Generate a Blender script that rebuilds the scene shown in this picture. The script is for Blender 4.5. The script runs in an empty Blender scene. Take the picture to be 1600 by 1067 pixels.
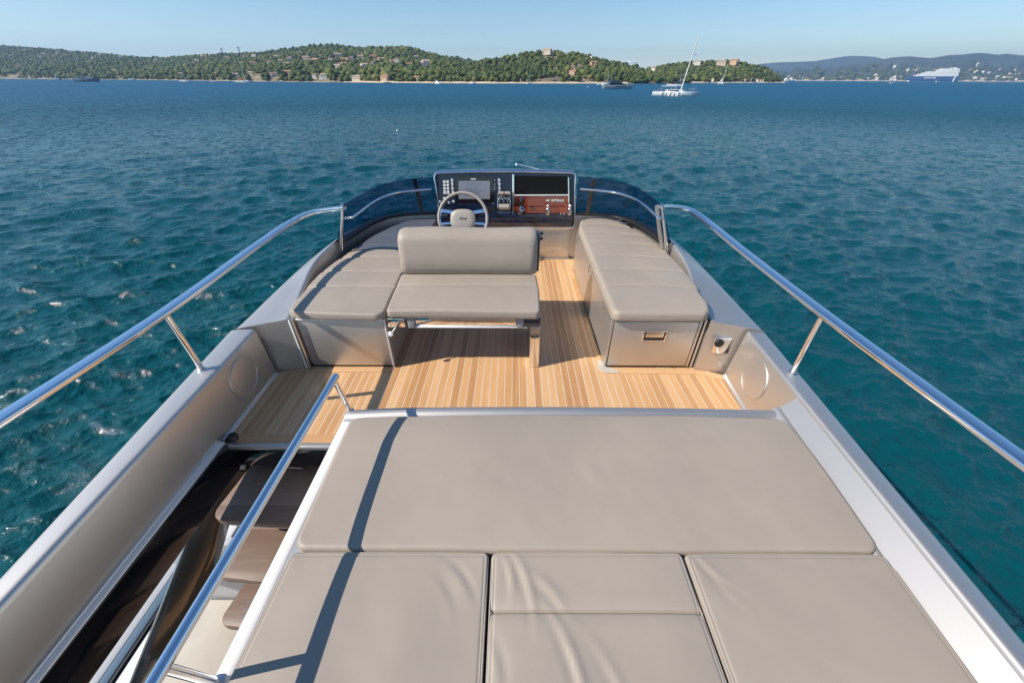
import bpy, bmesh, math, random
import numpy as np
from mathutils import Matrix, Vector
random.seed(7); rng = np.random.default_rng(7)
sc = bpy.context.scene
col = sc.collection

# ------------------------------------------------------------------ camera, sky, sun, exposure
FPX = 590.0; PITCH = math.atan(410/FPX); ROLL = 0.0044; CZ = 1.7
SEA = -4.0                                        # sea level: the upper deck lies 4 m above the water
cp, sp = math.cos(PITCH), math.sin(PITCH)
_R = np.array([math.cos(ROLL), sp*math.sin(ROLL), cp*math.sin(ROLL)])
_U = np.array([-math.sin(ROLL), sp*math.cos(ROLL), cp*math.cos(ROLL)])
_F = np.array([0, cp, -sp])
cam = bpy.data.objects.new('camera', bpy.data.cameras.new('camera')); col.objects.link(cam)
cam.data.sensor_width = 36; cam.data.lens = 36*FPX/1600
cam.data.clip_start = 0.02; cam.data.clip_end = 60000
cam.matrix_world = Matrix(((_R[0], _U[0], -_F[0], 0), (_R[1], _U[1], -_F[1], 0), (_R[2], _U[2], -_F[2], CZ), (0, 0, 0, 1)))
sc.camera = cam
SUNV = Vector((-1.06, -0.37, 1.0)).normalized()   # towards the sun: port side, a little aft, 45 degrees up
world = bpy.data.worlds.new('World'); sc.world = world; world.use_nodes = True
wn = world.node_tree.nodes; wl = world.node_tree.links
sky = wn.new('ShaderNodeTexSky'); sky.sky_type = 'NISHITA'; sky.sun_disc = False
sky.sun_elevation = math.asin(SUNV.z); sky.sun_rotation = math.atan2(SUNV.x, SUNV.y)
sky.altitude = 10; sky.air_density = 1.0; sky.dust_density = 0.1; sky.ozone_density = 3.0
wn['Background'].inputs['Strength'].default_value = 0.098
hs = wn.new('ShaderNodeHueSaturation'); hs.inputs['Saturation'].default_value = 1.16
wl.new(sky.outputs[0], hs.inputs['Color']); wl.new(hs.outputs[0], wn['Background'].inputs['Color'])
sun = bpy.data.objects.new('sun', bpy.data.lights.new('sun', 'SUN')); col.objects.link(sun)
sun.data.energy = 4.7; sun.data.angle = math.radians(0.5); sun.data.color = (1.0, 0.93, 0.84)
sun.rotation_euler = SUNV.to_track_quat('Z', 'Y').to_euler()
sc.view_settings.view_transform = 'Standard'; sc.view_settings.look = 'None'
sc.view_settings.exposure = 0.52; sc.view_settings.gamma = 1.0

# measured directions of the place as seen from the flybridge (used to survey far things on the water and hills)
def ray(x, y): return (x-800)/FPX*_R - (y-533.5)/FPX*_U + _F
def P(x, y, z):
    d = ray(x, y); t = (z-CZ)/d[2]; return (d[0]*t, d[1]*t, z)
def PY(x, y, Y):
    d = ray(x, y); t = Y/d[1]; return (d[0]*t, Y, CZ+d[2]*t)

# ------------------------------------------------------------------ materials
def mat(name, color=(.5, .5, .5), rough=.5, metal=0.0, coat=0.0, ior=None, spec=None, noise=None, bump=None, emit=None):
    """noise=(scale, amount) mottles the colour, bump=(scale, strength, distance)."""
    m = bpy.data.materials.new(name); m.use_nodes = True
    n = m.node_tree.nodes; l = m.node_tree.links; b = n['Principled BSDF']
    b.inputs['Base Color'].default_value = (*color, 1); b.inputs['Roughness'].default_value = rough
    b.inputs['Metallic'].default_value = metal; b.inputs['Coat Weight'].default_value = coat
    b.inputs['Coat Roughness'].default_value = .05
    if ior: b.inputs['IOR'].default_value = ior
    if spec is not None: b.inputs['Specular IOR Level'].default_value = spec
    if noise or bump: tc = n.new('ShaderNodeTexCoord')
    if noise:
        t = n.new('ShaderNodeTexNoise'); t.inputs['Scale'].default_value = noise[0]; t.inputs['Detail'].default_value = 6
        l.new(tc.outputs['Object'], t.inputs['Vector'])
        mr = n.new('ShaderNodeMapRange'); mr.inputs['To Min'].default_value = 1-noise[1]; mr.inputs['To Max'].default_value = 1+noise[1]
        mr.inputs['From Min'].default_value = .3; mr.inputs['From Max'].default_value = .7
        l.new(t.outputs['Fac'], mr.inputs['Value'])
        mx = n.new('ShaderNodeMix'); mx.data_type = 'RGBA'; mx.blend_type = 'MULTIPLY'; mx.inputs[0].default_value = 1
        mx.inputs[6].default_value = (*color, 1); l.new(mr.outputs[0], mx.inputs[7]); l.new(mx.outputs[2], b.inputs['Base Color'])
    if bump:
        t = n.new('ShaderNodeTexNoise'); t.inputs['Scale'].default_value = bump[0]; t.inputs['Detail'].default_value = 5
        l.new(tc.outputs['Object'], t.inputs['Vector'])
        bp = n.new('ShaderNodeBump'); bp.inputs['Strength'].default_value = bump[1]; bp.inputs['Distance'].default_value = bump[2]
        l.new(t.outputs['Fac'], bp.inputs['Height']); l.new(bp.outputs[0], b.inputs['Normal'])
    if emit:
        b.inputs['Emission Color'].default_value = (*emit[0], 1); b.inputs['Emission Strength'].default_value = emit[1]
    return m
M = {}
M['silver'] = mat('silver metallic paint', (.575, .545, .505), .47, .85, .4, noise=(900, .05))
M['silver_dark'] = mat('shaded joint', (.10, .10, .10), .5)
M['chrome'] = mat('polished stainless', (.86, .86, .87), .055, 1.0, bump=(14, .05, .004))
M['satin'] = mat('satin stainless', (.62, .61, .60), .28, 1.0)
M['black'] = mat('black gloss', (.006, .006, .008), .06, coat=.5)
M['blackmatt'] = mat('black rubber', (.012, .012, .013), .5)
M['navy'] = mat('navy lacquer', (.008, .017, .04), .10, coat=1.0)
M['navyface'] = mat('navy dash panel', (.006, .014, .035), .22, coat=.3)
M['bluemet'] = mat('blue grey metallic rim', (.10, .16, .28), .22, .7, .6)
M['white'] = mat('white gelcoat', (.78, .78, .76), .25, coat=.3, noise=(3, .03))
M['whitemark'] = mat('white marking', (.75, .76, .78), .4)
M['greygel'] = mat('light grey gelcoat', (.45, .46, .47), .35)
M['bronze'] = mat('dark bronze panel', (.055, .048, .044), .2, .3, .6)
M['beige'] = mat('beige leather', (.48, .44, .38), .55, noise=(6, .05))
M['rimleather'] = mat('stone leather', (.33, .30, .26), .5, bump=(260, .2, .002))
M['screen'] = mat('display glass', (.20, .215, .25), .16)
M['darkscreen'] = mat('dark display glass', (.006, .005, .005), .10, spec=.15)
M['speaker'] = M['silver']
M['strap'] = mat('grey webbing', (.26, .26, .27), .8, bump=(300, .5, .002))
M['rock'] = mat('pale limestone', (.42, .34, .25), .9, noise=(.06, .3))

def leather():
    m = mat('grey beige cushion leather', (.325, .283, .238), .5, spec=.35)
    n = m.node_tree.nodes; l = m.node_tree.links; b = n['Principled BSDF']
    tc = n.new('ShaderNodeTexCoord')
    a = n.new('ShaderNodeTexNoise'); a.inputs['Scale'].default_value = 2.2; a.inputs['Detail'].default_value = 3
    l.new(tc.outputs['Object'], a.inputs['Vector'])
    cr = n.new('ShaderNodeValToRGB')
    cr.color_ramp.elements[0].position = .3; cr.color_ramp.elements[0].color = (.305, .260, .212, 1)
    cr.color_ramp.elements[1].position = .7; cr.color_ramp.elements[1].color = (.345, .293, .237, 1)
    l.new(a.outputs['Fac'], cr.inputs[0]); l.new(cr.outputs[0], b.inputs['Base Color'])
    g = n.new('ShaderNodeTexNoise'); g.inputs['Scale'].default_value = 5; g.inputs['Detail'].default_value = 2
    f = n.new('ShaderNodeTexNoise'); f.inputs['Scale'].default_value = 450; f.inputs['Detail'].default_value = 3
    l.new(tc.outputs['Object'], g.inputs['Vector']); l.new(tc.outputs['Object'], f.inputs['Vector'])
    b1 = n.new('ShaderNodeBump'); b1.inputs['Strength'].default_value = .28; b1.inputs['Distance'].default_value = .02
    b2 = n.new('ShaderNodeBump'); b2.inputs['Strength'].default_value = .12; b2.inputs['Distance'].default_value = .001
    l.new(g.outputs['Fac'], b1.inputs['Height']); l.new(f.outputs['Fac'], b2.inputs['Height'])
    l.new(b1.outputs[0], b2.inputs['Normal']); l.new(b2.outputs[0], b.inputs['Normal'])
    return m
M['leather'] = leather()

def wood(name, c0, c1, c2, pitch=.0495, caulk=.0048, axis='X', rough=.5, coat=0.0, caulkcol=(.60, .55, .47), grain=(26, 1.3)):
    m = bpy.data.materials.new(name); m.use_nodes = True
    n = m.node_tree.nodes; l = m.node_tree.links; b = n['Principled BSDF']
    b.inputs['Roughness'].default_value = rough; b.inputs['Coat Weight'].default_value = coat
    tc = n.new('ShaderNodeTexCoord'); sx = n.new('ShaderNodeSeparateXYZ'); l.new(tc.outputs['Object'], sx.inputs[0])
    def math_(op, a, bb=None):
        k = n.new('ShaderNodeMath'); k.operation = op
        for i, v in enumerate((a, bb)):
            if v is None: continue
            if isinstance(v, (int, float)): k.inputs[i].default_value = v
            else: l.new(v, k.inputs[i])
        return k.outputs[0]
    other = 'Y' if axis == 'X' else 'X'
    q = math_('DIVIDE', sx.outputs[axis], pitch); idx = math_('FLOOR', q); fr = math_('FRACT', q)
    wn_ = n.new('ShaderNodeTexWhiteNoise'); wn_.noise_dimensions = '2D'
    cb = n.new('ShaderNodeCombineXYZ'); l.new(idx, cb.inputs[0])
    cb.inputs[1].default_value = 3.7
    l.new(cb.outputs[0], wn_.inputs['Vector'])
    mp = n.new('ShaderNodeCombineXYZ')
    l.new(math_('MULTIPLY', sx.outputs[axis], grain[0]), mp.inputs[0]); l.new(math_('MULTIPLY', sx.outputs[other], grain[1]), mp.inputs[1]); l.new(math_('MULTIPLY', wn_.outputs['Value'], 30), mp.inputs[2])
    gn = n.new('ShaderNodeTexNoise'); gn.inputs['Scale'].default_value = 1; gn.inputs['Detail'].default_value = 7; gn.inputs['Roughness'].default_value = .65
    l.new(mp.outputs[0], gn.inputs['Vector'])
    fac = math_('ADD', math_('MULTIPLY', wn_.outputs['Value'], .42), math_('MULTIPLY', gn.outputs['Fac'], .66))
    cr = n.new('ShaderNodeValToRGB'); e = cr.color_ramp.elements
    e[0].position = .25; e[0].color = (*c0, 1); e[1].position = .9; e[1].color = (*c2, 1)
    em = e.new(.58); em.color = (*c1, 1); l.new(fac, cr.inputs[0])
    if caulk:
        cmask = math_('LESS_THAN', fr, caulk/pitch)
        mx = n.new('ShaderNodeMix'); mx.data_type = 'RGBA'; l.new(cmask, mx.inputs[0]); l.new(cr.outputs[0], mx.inputs[6]); mx.inputs[7].default_value = (*caulkcol, 1)
        l.new(mx.outputs[2], b.inputs['Base Color'])
    else: l.new(cr.outputs[0], b.inputs['Base Color'])
    bp = n.new('ShaderNodeBump'); bp.inputs['Strength'].default_value = .15; bp.inputs['Distance'].default_value = .003
    l.new(gn.outputs['Fac'], bp.inputs['Height']); l.new(bp.outputs[0], b.inputs['Normal'])
    return m
M['teak'] = wood('teak planking', (.40, .205, .085), (.56, .325, .15), (.66, .43, .235), rough=.32, caulk=.0036, caulkcol=(.62, .56, .46))
M['teakedge'] = wood('teak margin board', (.42, .23, .10), (.52, .30, .145), (.60, .38, .20), pitch=.9, caulk=.0, axis='Y', grain=(30, 2))
M['walnut'] = wood('dark walnut tread', (.125, .078, .055), (.18, .118, .086), (.25, .175, .135), pitch=.6, caulk=0, axis='Y', rough=.5, coat=0.0, grain=(45, 3))
M['mahogany'] = wood('varnished mahogany', (.16, .022, .008), (.26, .04, .012), (.40, .08, .02), pitch=.5, caulk=0, axis='X', rough=.15, coat=1, grain=(2, 30))

def glassmat():
    m = mat('smoked blue acrylic', (.006, .02, .045), .03, coat=.6)
    n = m.node_tree.nodes; l = m.node_tree.links; b = n['Principled BSDF']
    tr = n.new('ShaderNodeBsdfTransparent'); tr.inputs[0].default_value = (.56, .63, .76, 1)
    mx = n.new('ShaderNodeMixShader'); mx.inputs[0].default_value = .12
    l.new(tr.outputs[0], mx.inputs[1]); l.new(b.outputs[0], mx.inputs[2]); l.new(mx.outputs[0], n['Material Output'].inputs['Surface'])
    return m
M['smoke'] = glassmat()

def watermat():
    m = mat('sea water', (.0015, .052, .058), .055, ior=1.333, spec=.36)
    n = m.node_tree.nodes; l = m.node_tree.links; b = n['Principled BSDF']
    tc = n.new('ShaderNodeTexCoord')
    # large soft patches of slightly different turbidity
    big = n.new('ShaderNodeTexNoise'); big.inputs['Scale'].default_value = .02; big.inputs['Detail'].default_value = 3
    l.new(tc.outputs['Object'], big.inputs['Vector'])
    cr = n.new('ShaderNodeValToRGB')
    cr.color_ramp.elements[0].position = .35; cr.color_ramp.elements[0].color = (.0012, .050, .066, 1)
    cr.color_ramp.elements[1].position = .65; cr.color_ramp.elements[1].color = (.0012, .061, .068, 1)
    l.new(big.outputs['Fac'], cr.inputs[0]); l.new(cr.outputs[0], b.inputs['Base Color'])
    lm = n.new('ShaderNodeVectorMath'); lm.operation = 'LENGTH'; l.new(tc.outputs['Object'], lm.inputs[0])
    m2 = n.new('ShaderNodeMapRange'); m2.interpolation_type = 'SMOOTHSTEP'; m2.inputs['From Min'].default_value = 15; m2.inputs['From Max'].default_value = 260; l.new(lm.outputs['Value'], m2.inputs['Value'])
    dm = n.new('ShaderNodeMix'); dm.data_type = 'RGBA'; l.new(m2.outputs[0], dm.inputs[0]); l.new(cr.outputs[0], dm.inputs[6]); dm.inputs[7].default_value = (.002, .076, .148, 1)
    l.new(dm.outputs[2], b.inputs['Base Color'])      # base colour grades teal to blue with distance, painting in reflected sky and haze
    prev = None
    for sc2, dist, stg in ((2.6, .11, .7), (8.0, .042, .75), (22, .016, .75), (60, .005, .6)):
        t = n.new('ShaderNodeTexNoise'); t.inputs['Scale'].default_value = sc2; t.inputs['Detail'].default_value = 3; t.inputs['Distortion'].default_value = .4
        l.new(tc.outputs['Object'], t.inputs['Vector'])
        bp = n.new('ShaderNodeBump'); bp.inputs['Strength'].default_value = stg; bp.inputs['Distance'].default_value = dist
        l.new(t.outputs['Fac'], bp.inputs['Height'])
        if prev: l.new(prev.outputs[0], bp.inputs['Normal'])
        prev = bp
    # the sea farther off is too fine for the mesh: its wavelets are given as random slopes of the same size
    def vm(op, a, b2=None, sc3=None):
        k = n.new('ShaderNodeVectorMath'); k.operation = op
        if isinstance(a, tuple): k.inputs[0].default_value = a
        else: l.new(a, k.inputs[0])
        if b2 is not None:
            if isinstance(b2, tuple): k.inputs[1].default_value = b2
            else: l.new(b2, k.inputs[1])
        if sc3 is not None:
            if isinstance(sc3, float): k.inputs['Scale'].default_value = sc3
            else: l.new(sc3, k.inputs['Scale'])
        return k.outputs[0]
    ln = n.new('ShaderNodeVectorMath'); ln.operation = 'LENGTH'; l.new(tc.outputs['Object'], ln.inputs[0])
    mr = n.new('ShaderNodeMapRange'); mr.inputs['From Min'].default_value = 9; mr.inputs['From Max'].default_value = 110
    l.new(ln.outputs['Value'], mr.inputs['Value'])
    acc = None
    for sc2, amp in ((.9, 2.2), (2.4, 3.6), (7.0, 3.0)):
        t = n.new('ShaderNodeTexNoise'); t.inputs['Scale'].default_value = sc2; t.inputs['Detail'].default_value = 2
        l.new(vm('ADD', tc.outputs['Object'], (sc2*17, 3.0, 0.0)), t.inputs['Vector'])
        v = vm('MULTIPLY', vm('SUBTRACT', t.outputs['Color'], (.5, .5, .5)), (amp, amp, 0.0))
        acc = v if acc is None else vm('ADD', acc, v)
    acc = vm('SCALE', acc, sc3=mr.outputs[0])
    rm = n.new('ShaderNodeMapRange'); rm.inputs['From Min'].default_value = 10; rm.inputs['From Max'].default_value = 120
    rm.inputs['To Min'].default_value = .04; rm.inputs['To Max'].default_value = .42; l.new(ln.outputs['Value'], rm.inputs['Value']); l.new(rm.outputs[0], b.inputs['Roughness'])
    nrm = vm('NORMALIZE', vm('ADD', prev.outputs[0], acc)); l.new(nrm, b.inputs['Normal'])
    return m
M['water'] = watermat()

def foliage(name, dark, mid, light):
    m = bpy.data.materials.new(name); m.use_nodes = True
    n = m.node_tree.nodes; l = m.node_tree.links; b = n['Principled BSDF']; b.inputs['Roughness'].default_value = .75
    b.inputs['Specular IOR Level'].default_value = .2
    at = n.new('ShaderNodeAttribute'); at.attribute_name = 'tint'
    oi = n.new('ShaderNodeObjectInfo')
    ad = n.new('ShaderNodeMath'); ad.operation = 'ADD'; l.new(at.outputs['Fac'], ad.inputs[0])
    sc_ = n.new('ShaderNodeMath'); sc_.operation = 'MULTIPLY'; sc_.inputs[1].default_value = .0; l.new(oi.outputs['Random'], sc_.inputs[0]); l.new(sc_.outputs[0], ad.inputs[1])
    cr = n.new('ShaderNodeValToRGB'); e = cr.color_ramp.elements
    e[0].position = 0; e[0].color = (*dark, 1); e[1].position = 1; e[1].color = (*light, 1); k = e.new(.62); k.color = (*mid, 1)
    l.new(ad.outputs[0], cr.inputs[0]); l.new(cr.outputs[0], b.inputs['Base Color'])
    return m
M['wood_leaf'] = foliage('pine wood foliage', (.035, .055, .014), (.085, .105, .024), (.17, .165, .042))
M['soil'] = mat('dry hillside soil', (.16, .13, .075), .95, noise=(.02, .45))
M['sand'] = mat('beach sand', (.50, .40, .28), .9, noise=(.08, .2))
M['mount'] = mat('far wooded mountain', (.042, .055, .045), .95, noise=(.0012, .45))
M['trunk'] = mat('pine bark', (.12, .08, .055), .9)
M['plaster'] = mat('cream plaster', (.60, .50, .38), .8, noise=(.5, .1))
M['plaster2'] = mat('white plaster', (.74, .70, .62), .8, noise=(.5, .1))
M['plaster3'] = mat('ochre plaster', (.55, .38, .24), .8, noise=(.5, .1))
M['tile'] = mat('terracotta roof', (.42, .22, .13), .8, noise=(.8, .25))
M['tile2'] = mat('pale tile roof', (.46, .33, .24), .8, noise=(.8, .25))
M['window'] = mat('dark window', (.02, .025, .03), .1)
M['hullnavy'] = mat('navy ship hull', (.02, .065, .16), .3)
M['hullgrey'] = mat('blue grey hull', (.10, .15, .20), .3)
M['hullred'] = mat('orange hull', (.50, .16, .07), .4)
M['sailcloth'] = mat('canvas', (.10, .11, .16), .8)
M['mast'] = mat('pale alloy mast', (.70, .68, .62), .35, .3)
M['crane'] = mat('grey crane steel', (.20, .20, .22), .6)
M['foam'] = mat('white fender', (.8, .8, .78), .5)

# ------------------------------------------------------------------ mesh helpers
class MB:
    def __init__(s): s.v = []; s.f = []; s.a = None
    def add(s, vs, fs):
        k = len(s.v); s.v += [tuple(map(float, p)) for p in vs]; s.f += [tuple(i+k for i in f) for f in fs]; return s
    def box(s, c, d, bev=0.0, rot=None, seg=2):
        bm = bmesh.new(); bmesh.ops.create_cube(bm, size=1)
        bmesh.ops.scale(bm, vec=d, verts=bm.verts)
        if bev: bmesh.ops.bevel(bm, geom=bm.edges[:], offset=bev, segments=seg, profile=.5, affect='EDGES')
        if rot is not None: bmesh.ops.transform(bm, matrix=rot, verts=bm.verts)
        bm.verts.index_update()
        s.add([(v.co.x+c[0], v.co.y+c[1], v.co.z+c[2]) for v in bm.verts], [[v.index for v in f.verts] for f in bm.faces]); bm.free(); return s
    def bb(s, x0, x1, y0, y1, z0, z1, bev=0.0): return s.box(((x0+x1)/2, (y0+y1)/2, (z0+z1)/2), (abs(x1-x0), abs(y1-y0), abs(z1-z0)), bev)
    def loft(s, rings, close=True, caps=True):
        n = len(rings[0]); k = len(s.v)
        for r in rings: s.v += [tuple(map(float, p)) for p in r]
        m = n if close else n-1
        for i in range(len(rings)-1):
            for j in range(m):
                a = k+i*n+j; b = k+i*n+(j+1) % n; s.f.append((a, b, b+n, a+n))
        if caps and close:
            s.f.append(tuple(k+j for j in range(n))[::-1]); e = k+(len(rings)-1)*n; s.f.append(tuple(e+j for j in range(n)))
        return s
    def tube(s, path, r, n=14, caps=True, flat=None, up=(0, 0, 1)):
        """sweep; flat=(w,h,bevel) makes a rounded bar instead of a round tube; r may be a list."""
        pts = [Vector(p) for p in path]; rings = []
        for i, p in enumerate(pts):
            t = (pts[min(i+1, len(pts)-1)]-pts[max(i-1, 0)]).normalized()
            u = Vector(up); sd = t.cross(u)
            if sd.length < 1e-4: sd = t.cross(Vector((1, 0, 0)))
            sd.normalize(); uu = sd.cross(t).normalized()
            if flat:
                w, h, b = flat; pr = []
                for cx_, cy_, a0 in ((w/2-b, h/2-b, 0), (-w/2+b, h/2-b, 90), (-w/2+b, -h/2+b, 180), (w/2-b, -h/2+b, 270)):
                    for q in range(5):
                        a = math.radians(a0+q*22.5); pr.append((cx_+b*math.cos(a), cy_+b*math.sin(a)))
                rings.append([tuple(p+sd*x+uu*y) for x, y in pr])
            else:
                rr = r[i] if isinstance(r, (list, tuple)) else r
                rings.append([tuple(p+sd*rr*math.cos(2*math.pi*q/n)+uu*rr*math.sin(2*math.pi*q/n)) for q in range(n)])
        return s.loft(rings, True, caps)
    def lathe(s, prof, c, n=24, axis=None):
        """prof: (radius, height); axis: direction of the height."""
        q = Vector((0, 0, 1)).rotation_difference(Vector(axis)) if axis else None; rings = []
        for r, h in prof:
            ring = []
            for j in range(n):
                a = 2*math.pi*j/n; v = Vector((r*math.cos(a), r*math.sin(a), h))
                if q: v = q @ v
                ring.append((v.x+c[0], v.y+c[1], v.z+c[2]))
            rings.append(ring)
        return s.loft(rings, True, True)
    def prism(s, poly, z0, z1):
        n = len(poly); k = len(s.v)
        s.v += [(p[0], p[1], z0) for p in poly]+[(p[0], p[1], z1) for p in poly]
        s.f += [tuple(k+j for j in range(n))[::-1], tuple(k+n+j for j in range(n))]
        s.f += [(k+j, k+(j+1) % n, k+n+(j+1) % n, k+n+j) for j in range(n)]
        return s
    def build(s, name, m, parent=None, smooth=True, ang=38, bevel=0, origin=None):
        me = bpy.data.meshes.new(name)
        o0 = Vector(origin) if origin is not None else Vector((0, 0, 0))
        me.from_pydata([(p[0]-o0.x, p[1]-o0.y, p[2]-o0.z) for p in s.v], [], s.f); me.update()
        bm = bmesh.new(); bm.from_mesh(me); bmesh.ops.recalc_face_normals(bm, faces=bm.faces)
        if bevel:
            es = [e for e in bm.edges if len(e.link_faces) == 2 and e.calc_face_angle(0) > .5]
            bmesh.ops.bevel(bm, geom=es, offset=bevel, segments=2, profile=.5, affect='EDGES', clamp_overlap=True)
        bm.to_mesh(me); bm.free()
        if smooth:
            me.polygons.foreach_set('use_smooth', [True]*len(me.polygons))
            me.set_sharp_from_angle(angle=math.radians(ang))
        me.materials.append(m if not isinstance(m, str) else M[m])
        o = bpy.data.objects.new(name, me); col.objects.link(o); o.location = o0
        if parent is not None:
            o.parent = parent
            if parent.type == 'EMPTY' and origin is None: o.location = -parent.location if parent.parent is None else (0, 0, 0)
        return o
def tag(o, label=None, cat=None, group=None, kind=None):
    if label: o['label'] = label
    if cat: o['category'] = cat
    if group: o['group'] = group
    if kind: o['kind'] = kind
    return o
def thing(name, label, cat, loc=(0, 0, 0), group=None, rz=0.0):
    o = bpy.data.objects.new(name, None); col.objects.link(o); o.location = loc; o.rotation_euler = (0, 0, rz)
    o.empty_display_size = .2
    return tag(o, label, cat, group)
def catmull(pts, n=8, closed=False):
    P_ = [np.array(p, float) for p in pts]; out = []
    L = len(P_)
    for i in range(L if closed else L-1):
        p0 = P_[(i-1) % L] if (closed or i > 0) else 2*P_[0]-P_[1]
        p1 = P_[i]; p2 = P_[(i+1) % L]
        p3 = P_[(i+2) % L] if (closed or i+2 < L) else 2*P_[-1]-P_[-2]
        for k in range(n):
            t = k/n; out.append(tuple(.5*((2*p1)+(-p0+p2)*t+(2*p0-5*p1+4*p2-p3)*t*t+(-p0+3*p1-3*p2+p3)*t**3)))
    if not closed: out.append(tuple(P_[-1]))
    return out
def copy_tree(o, parent=None):
    c = o.copy(); col.objects.link(c)
    if parent is not None: c.parent = parent
    for ch in o.children: copy_tree(ch, c)
    return c
def text_mesh(name, s, size, m, parent, mw, shear=0.0, extrude=.0008, align='CENTER', offset=0.0):
    cu = bpy.data.curves.new(name, 'FONT'); cu.body = s; cu.size = size; cu.shear = shear; cu.extrude = extrude; cu.align_x = align; cu.align_y = 'CENTER'; cu.offset = offset
    tmp = bpy.data.objects.new('tmp', cu); col.objects.link(tmp)
    dg = bpy.context.evaluated_depsgraph_get(); me = bpy.data.meshes.new_from_object(tmp.evaluated_get(dg))
    bpy.data.objects.remove(tmp); bpy.data.curves.remove(cu)
    me.transform(mw); me.materials.clear(); me.materials.append(M[m])
    o = bpy.data.objects.new(name, me); col.objects.link(o)
    if parent is not None:
        o.parent = parent
    return o

def interp(poly, t):
    """point at parameter t of a polyline, by length"""
    p = np.array(poly, float); d = np.r_[0, np.cumsum(np.linalg.norm(np.diff(p, axis=0), axis=1))]; d /= d[-1]
    return np.array([np.interp(t, d, p[:, k]) for k in range(p.shape[1])]).T
def cushion(name, aft, fwd, left, right, z0, z1, parent=None, m='leather', r=.03, crown=.012, seams_t=(), seams_s=(), wr=(), corner=.035, seed=1, stitch=True, zfun=None, ns=64, nt=50):
    """upholstered pad over a four-sided plan (boundary polylines), rounded edges, seams, soft folds"""
    def samples(n, length, seams):
        a = list(np.linspace(0, 1, n)); e = r/length
        a += [e*k/8 for k in range(9)]+[1-e*k/8 for k in range(9)]
        c = corner/length; a += [c*k/6 for k in range(7)]+[1-c*k/6 for k in range(7)]
        for s_ in seams: a += [s_+k*.004/length for k in range(-5, 6)]
        return np.unique(np.round(np.clip(a, 0, 1), 5))
    A = np.array(aft, float); Fw = np.array(fwd, float); Lf = np.array(left, float); Rt = np.array(right, float)
    W = np.linalg.norm(A[-1]-A[0]); H = np.linalg.norm(Lf[-1]-Lf[0])
    S = samples(ns, W, seams_s); T = samples(nt, H, seams_t)
    ss, tt = np.meshgrid(S, T)
    # round the corners of the plan
    w = ss*W; h = tt*H
    dx = np.minimum(w, W-w); dy = np.minimum(h, H-h)
    a = corner-dx; b = corner-dy; inn = (a > 0) & (b > 0)
    hyp = np.hypot(a, b); k = np.where(inn, np.maximum(a, b)/np.maximum(hyp, 1e-6), 1)
    na = a*k; nb = b*k
    w2 = np.where(inn, np.where(w < W/2, corner-na, W-corner+na), w); h2 = np.where(inn, np.where(h < H/2, corner-nb, H-corner+nb), h)
    d = np.minimum(dx, dy); s2 = w2/W; t2 = h2/H
    def I(poly, q): return interp(poly, q.ravel()).reshape(q.shape+(2,))
    C0 = (1-t2)[..., None]*I(A, s2)+t2[..., None]*I(Fw, s2); C1 = (1-s2)[..., None]*I(Lf, t2)+s2[..., None]*I(Rt, t2)
    B = ((1-s2)*(1-t2))[..., None]*A[0]+(s2*(1-t2))[..., None]*A[-1]+((1-s2)*t2)[..., None]*Fw[0]+(s2*t2)[..., None]*Fw[-1]
    XY = C0+C1-B
    e = np.clip(1-d/r, 0, 1); z = z1-r*(1-np.sqrt(np.clip(1-e*e, 0, 1)))
    z += crown*np.clip(1-(2*ss-1)**4, 0, 1)*np.clip(1-(2*tt-1)**4, 0, 1)
    for q in seams_t: z -= .009*np.exp(-((h-q*H)/.004)**2)+.005*np.exp(-((h-q*H)/.02)**2)
    for q in seams_s: z -= .0055*np.exp(-((w-q*W)/.004)**2)+.004*np.exp(-((w-q*W)/.02)**2)
    if stitch: z -= .0022*np.exp(-((d-.014)/.0035)**2)
    rr = np.random.default_rng(seed)
    for _ in range(7):
        kx, ky = rr.normal(0, 5, 2); z += .0010*np.sin(kx*XY[..., 0]*1.5+ky*XY[..., 1]+rr.uniform(0, 6))
    for (x, y, ang, ln, wd, am) in wr:
        ca, sa = math.cos(ang), math.sin(ang); uu = (XY[..., 0]-x)*ca+(XY[..., 1]-y)*sa; vv = -(XY[..., 0]-x)*sa+(XY[..., 1]-y)*ca
        vv = vv-.12*uu*uu/ln
        z += am*np.exp(-(uu/ln)**2)*(np.exp(-(vv/wd)**2)-.6*np.exp(-((vv-1.6*wd)/wd)**2))
    if zfun: z += zfun(XY[..., 0], XY[..., 1])
    nr, nc = z.shape; mb = MB()
    V = np.dstack([XY, z]).reshape(-1, 3)
    fs = [(i*nc+j, i*nc+j+1, (i+1)*nc+j+1, (i+1)*nc+j) for i in range(nr-1) for j in range(nc-1)]
    mb.add(V, fs)
    loop = [j for j in range(nc)]+[i*nc+nc-1 for i in range(1, nr)]+[(nr-1)*nc+j for j in range(nc-2, -1, -1)]+[i*nc for i in range(nr-2, 0, -1)]
    cen = V[:, :2].mean(0); base = len(mb.v); n = len(loop)
    prof = [(.0, .35), (-.002, .7), (.004, .9), (.016, 1.0), (.06, 1.0)]
    nrm = []
    for q in range(n):
        p0 = V[loop[q-1]][:2]; p1 = V[loop[(q+1) % n]][:2]; t_ = p1-p0; t_ /= (np.linalg.norm(t_)+1e-9); nrm.append(np.array([-t_[1], t_[0]]))
    for off, f in prof:
        for q in range(n):
            p = V[loop[q]]; zt = p[2]; xy = p[:2]+nrm[q]*off; zz = zt+(z0+(zt-z1+r if zfun else 0)*0-zt)*f
            mb.v.append((xy[0], xy[1], zz))
    prev = loop
    for i in range(len(prof)):
        cur = [base+i*n+q for q in range(n)]
        for q in range(n): mb.f.append((prev[q], prev[(q+1) % n], cur[(q+1) % n], cur[q]))
        prev = cur
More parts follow.
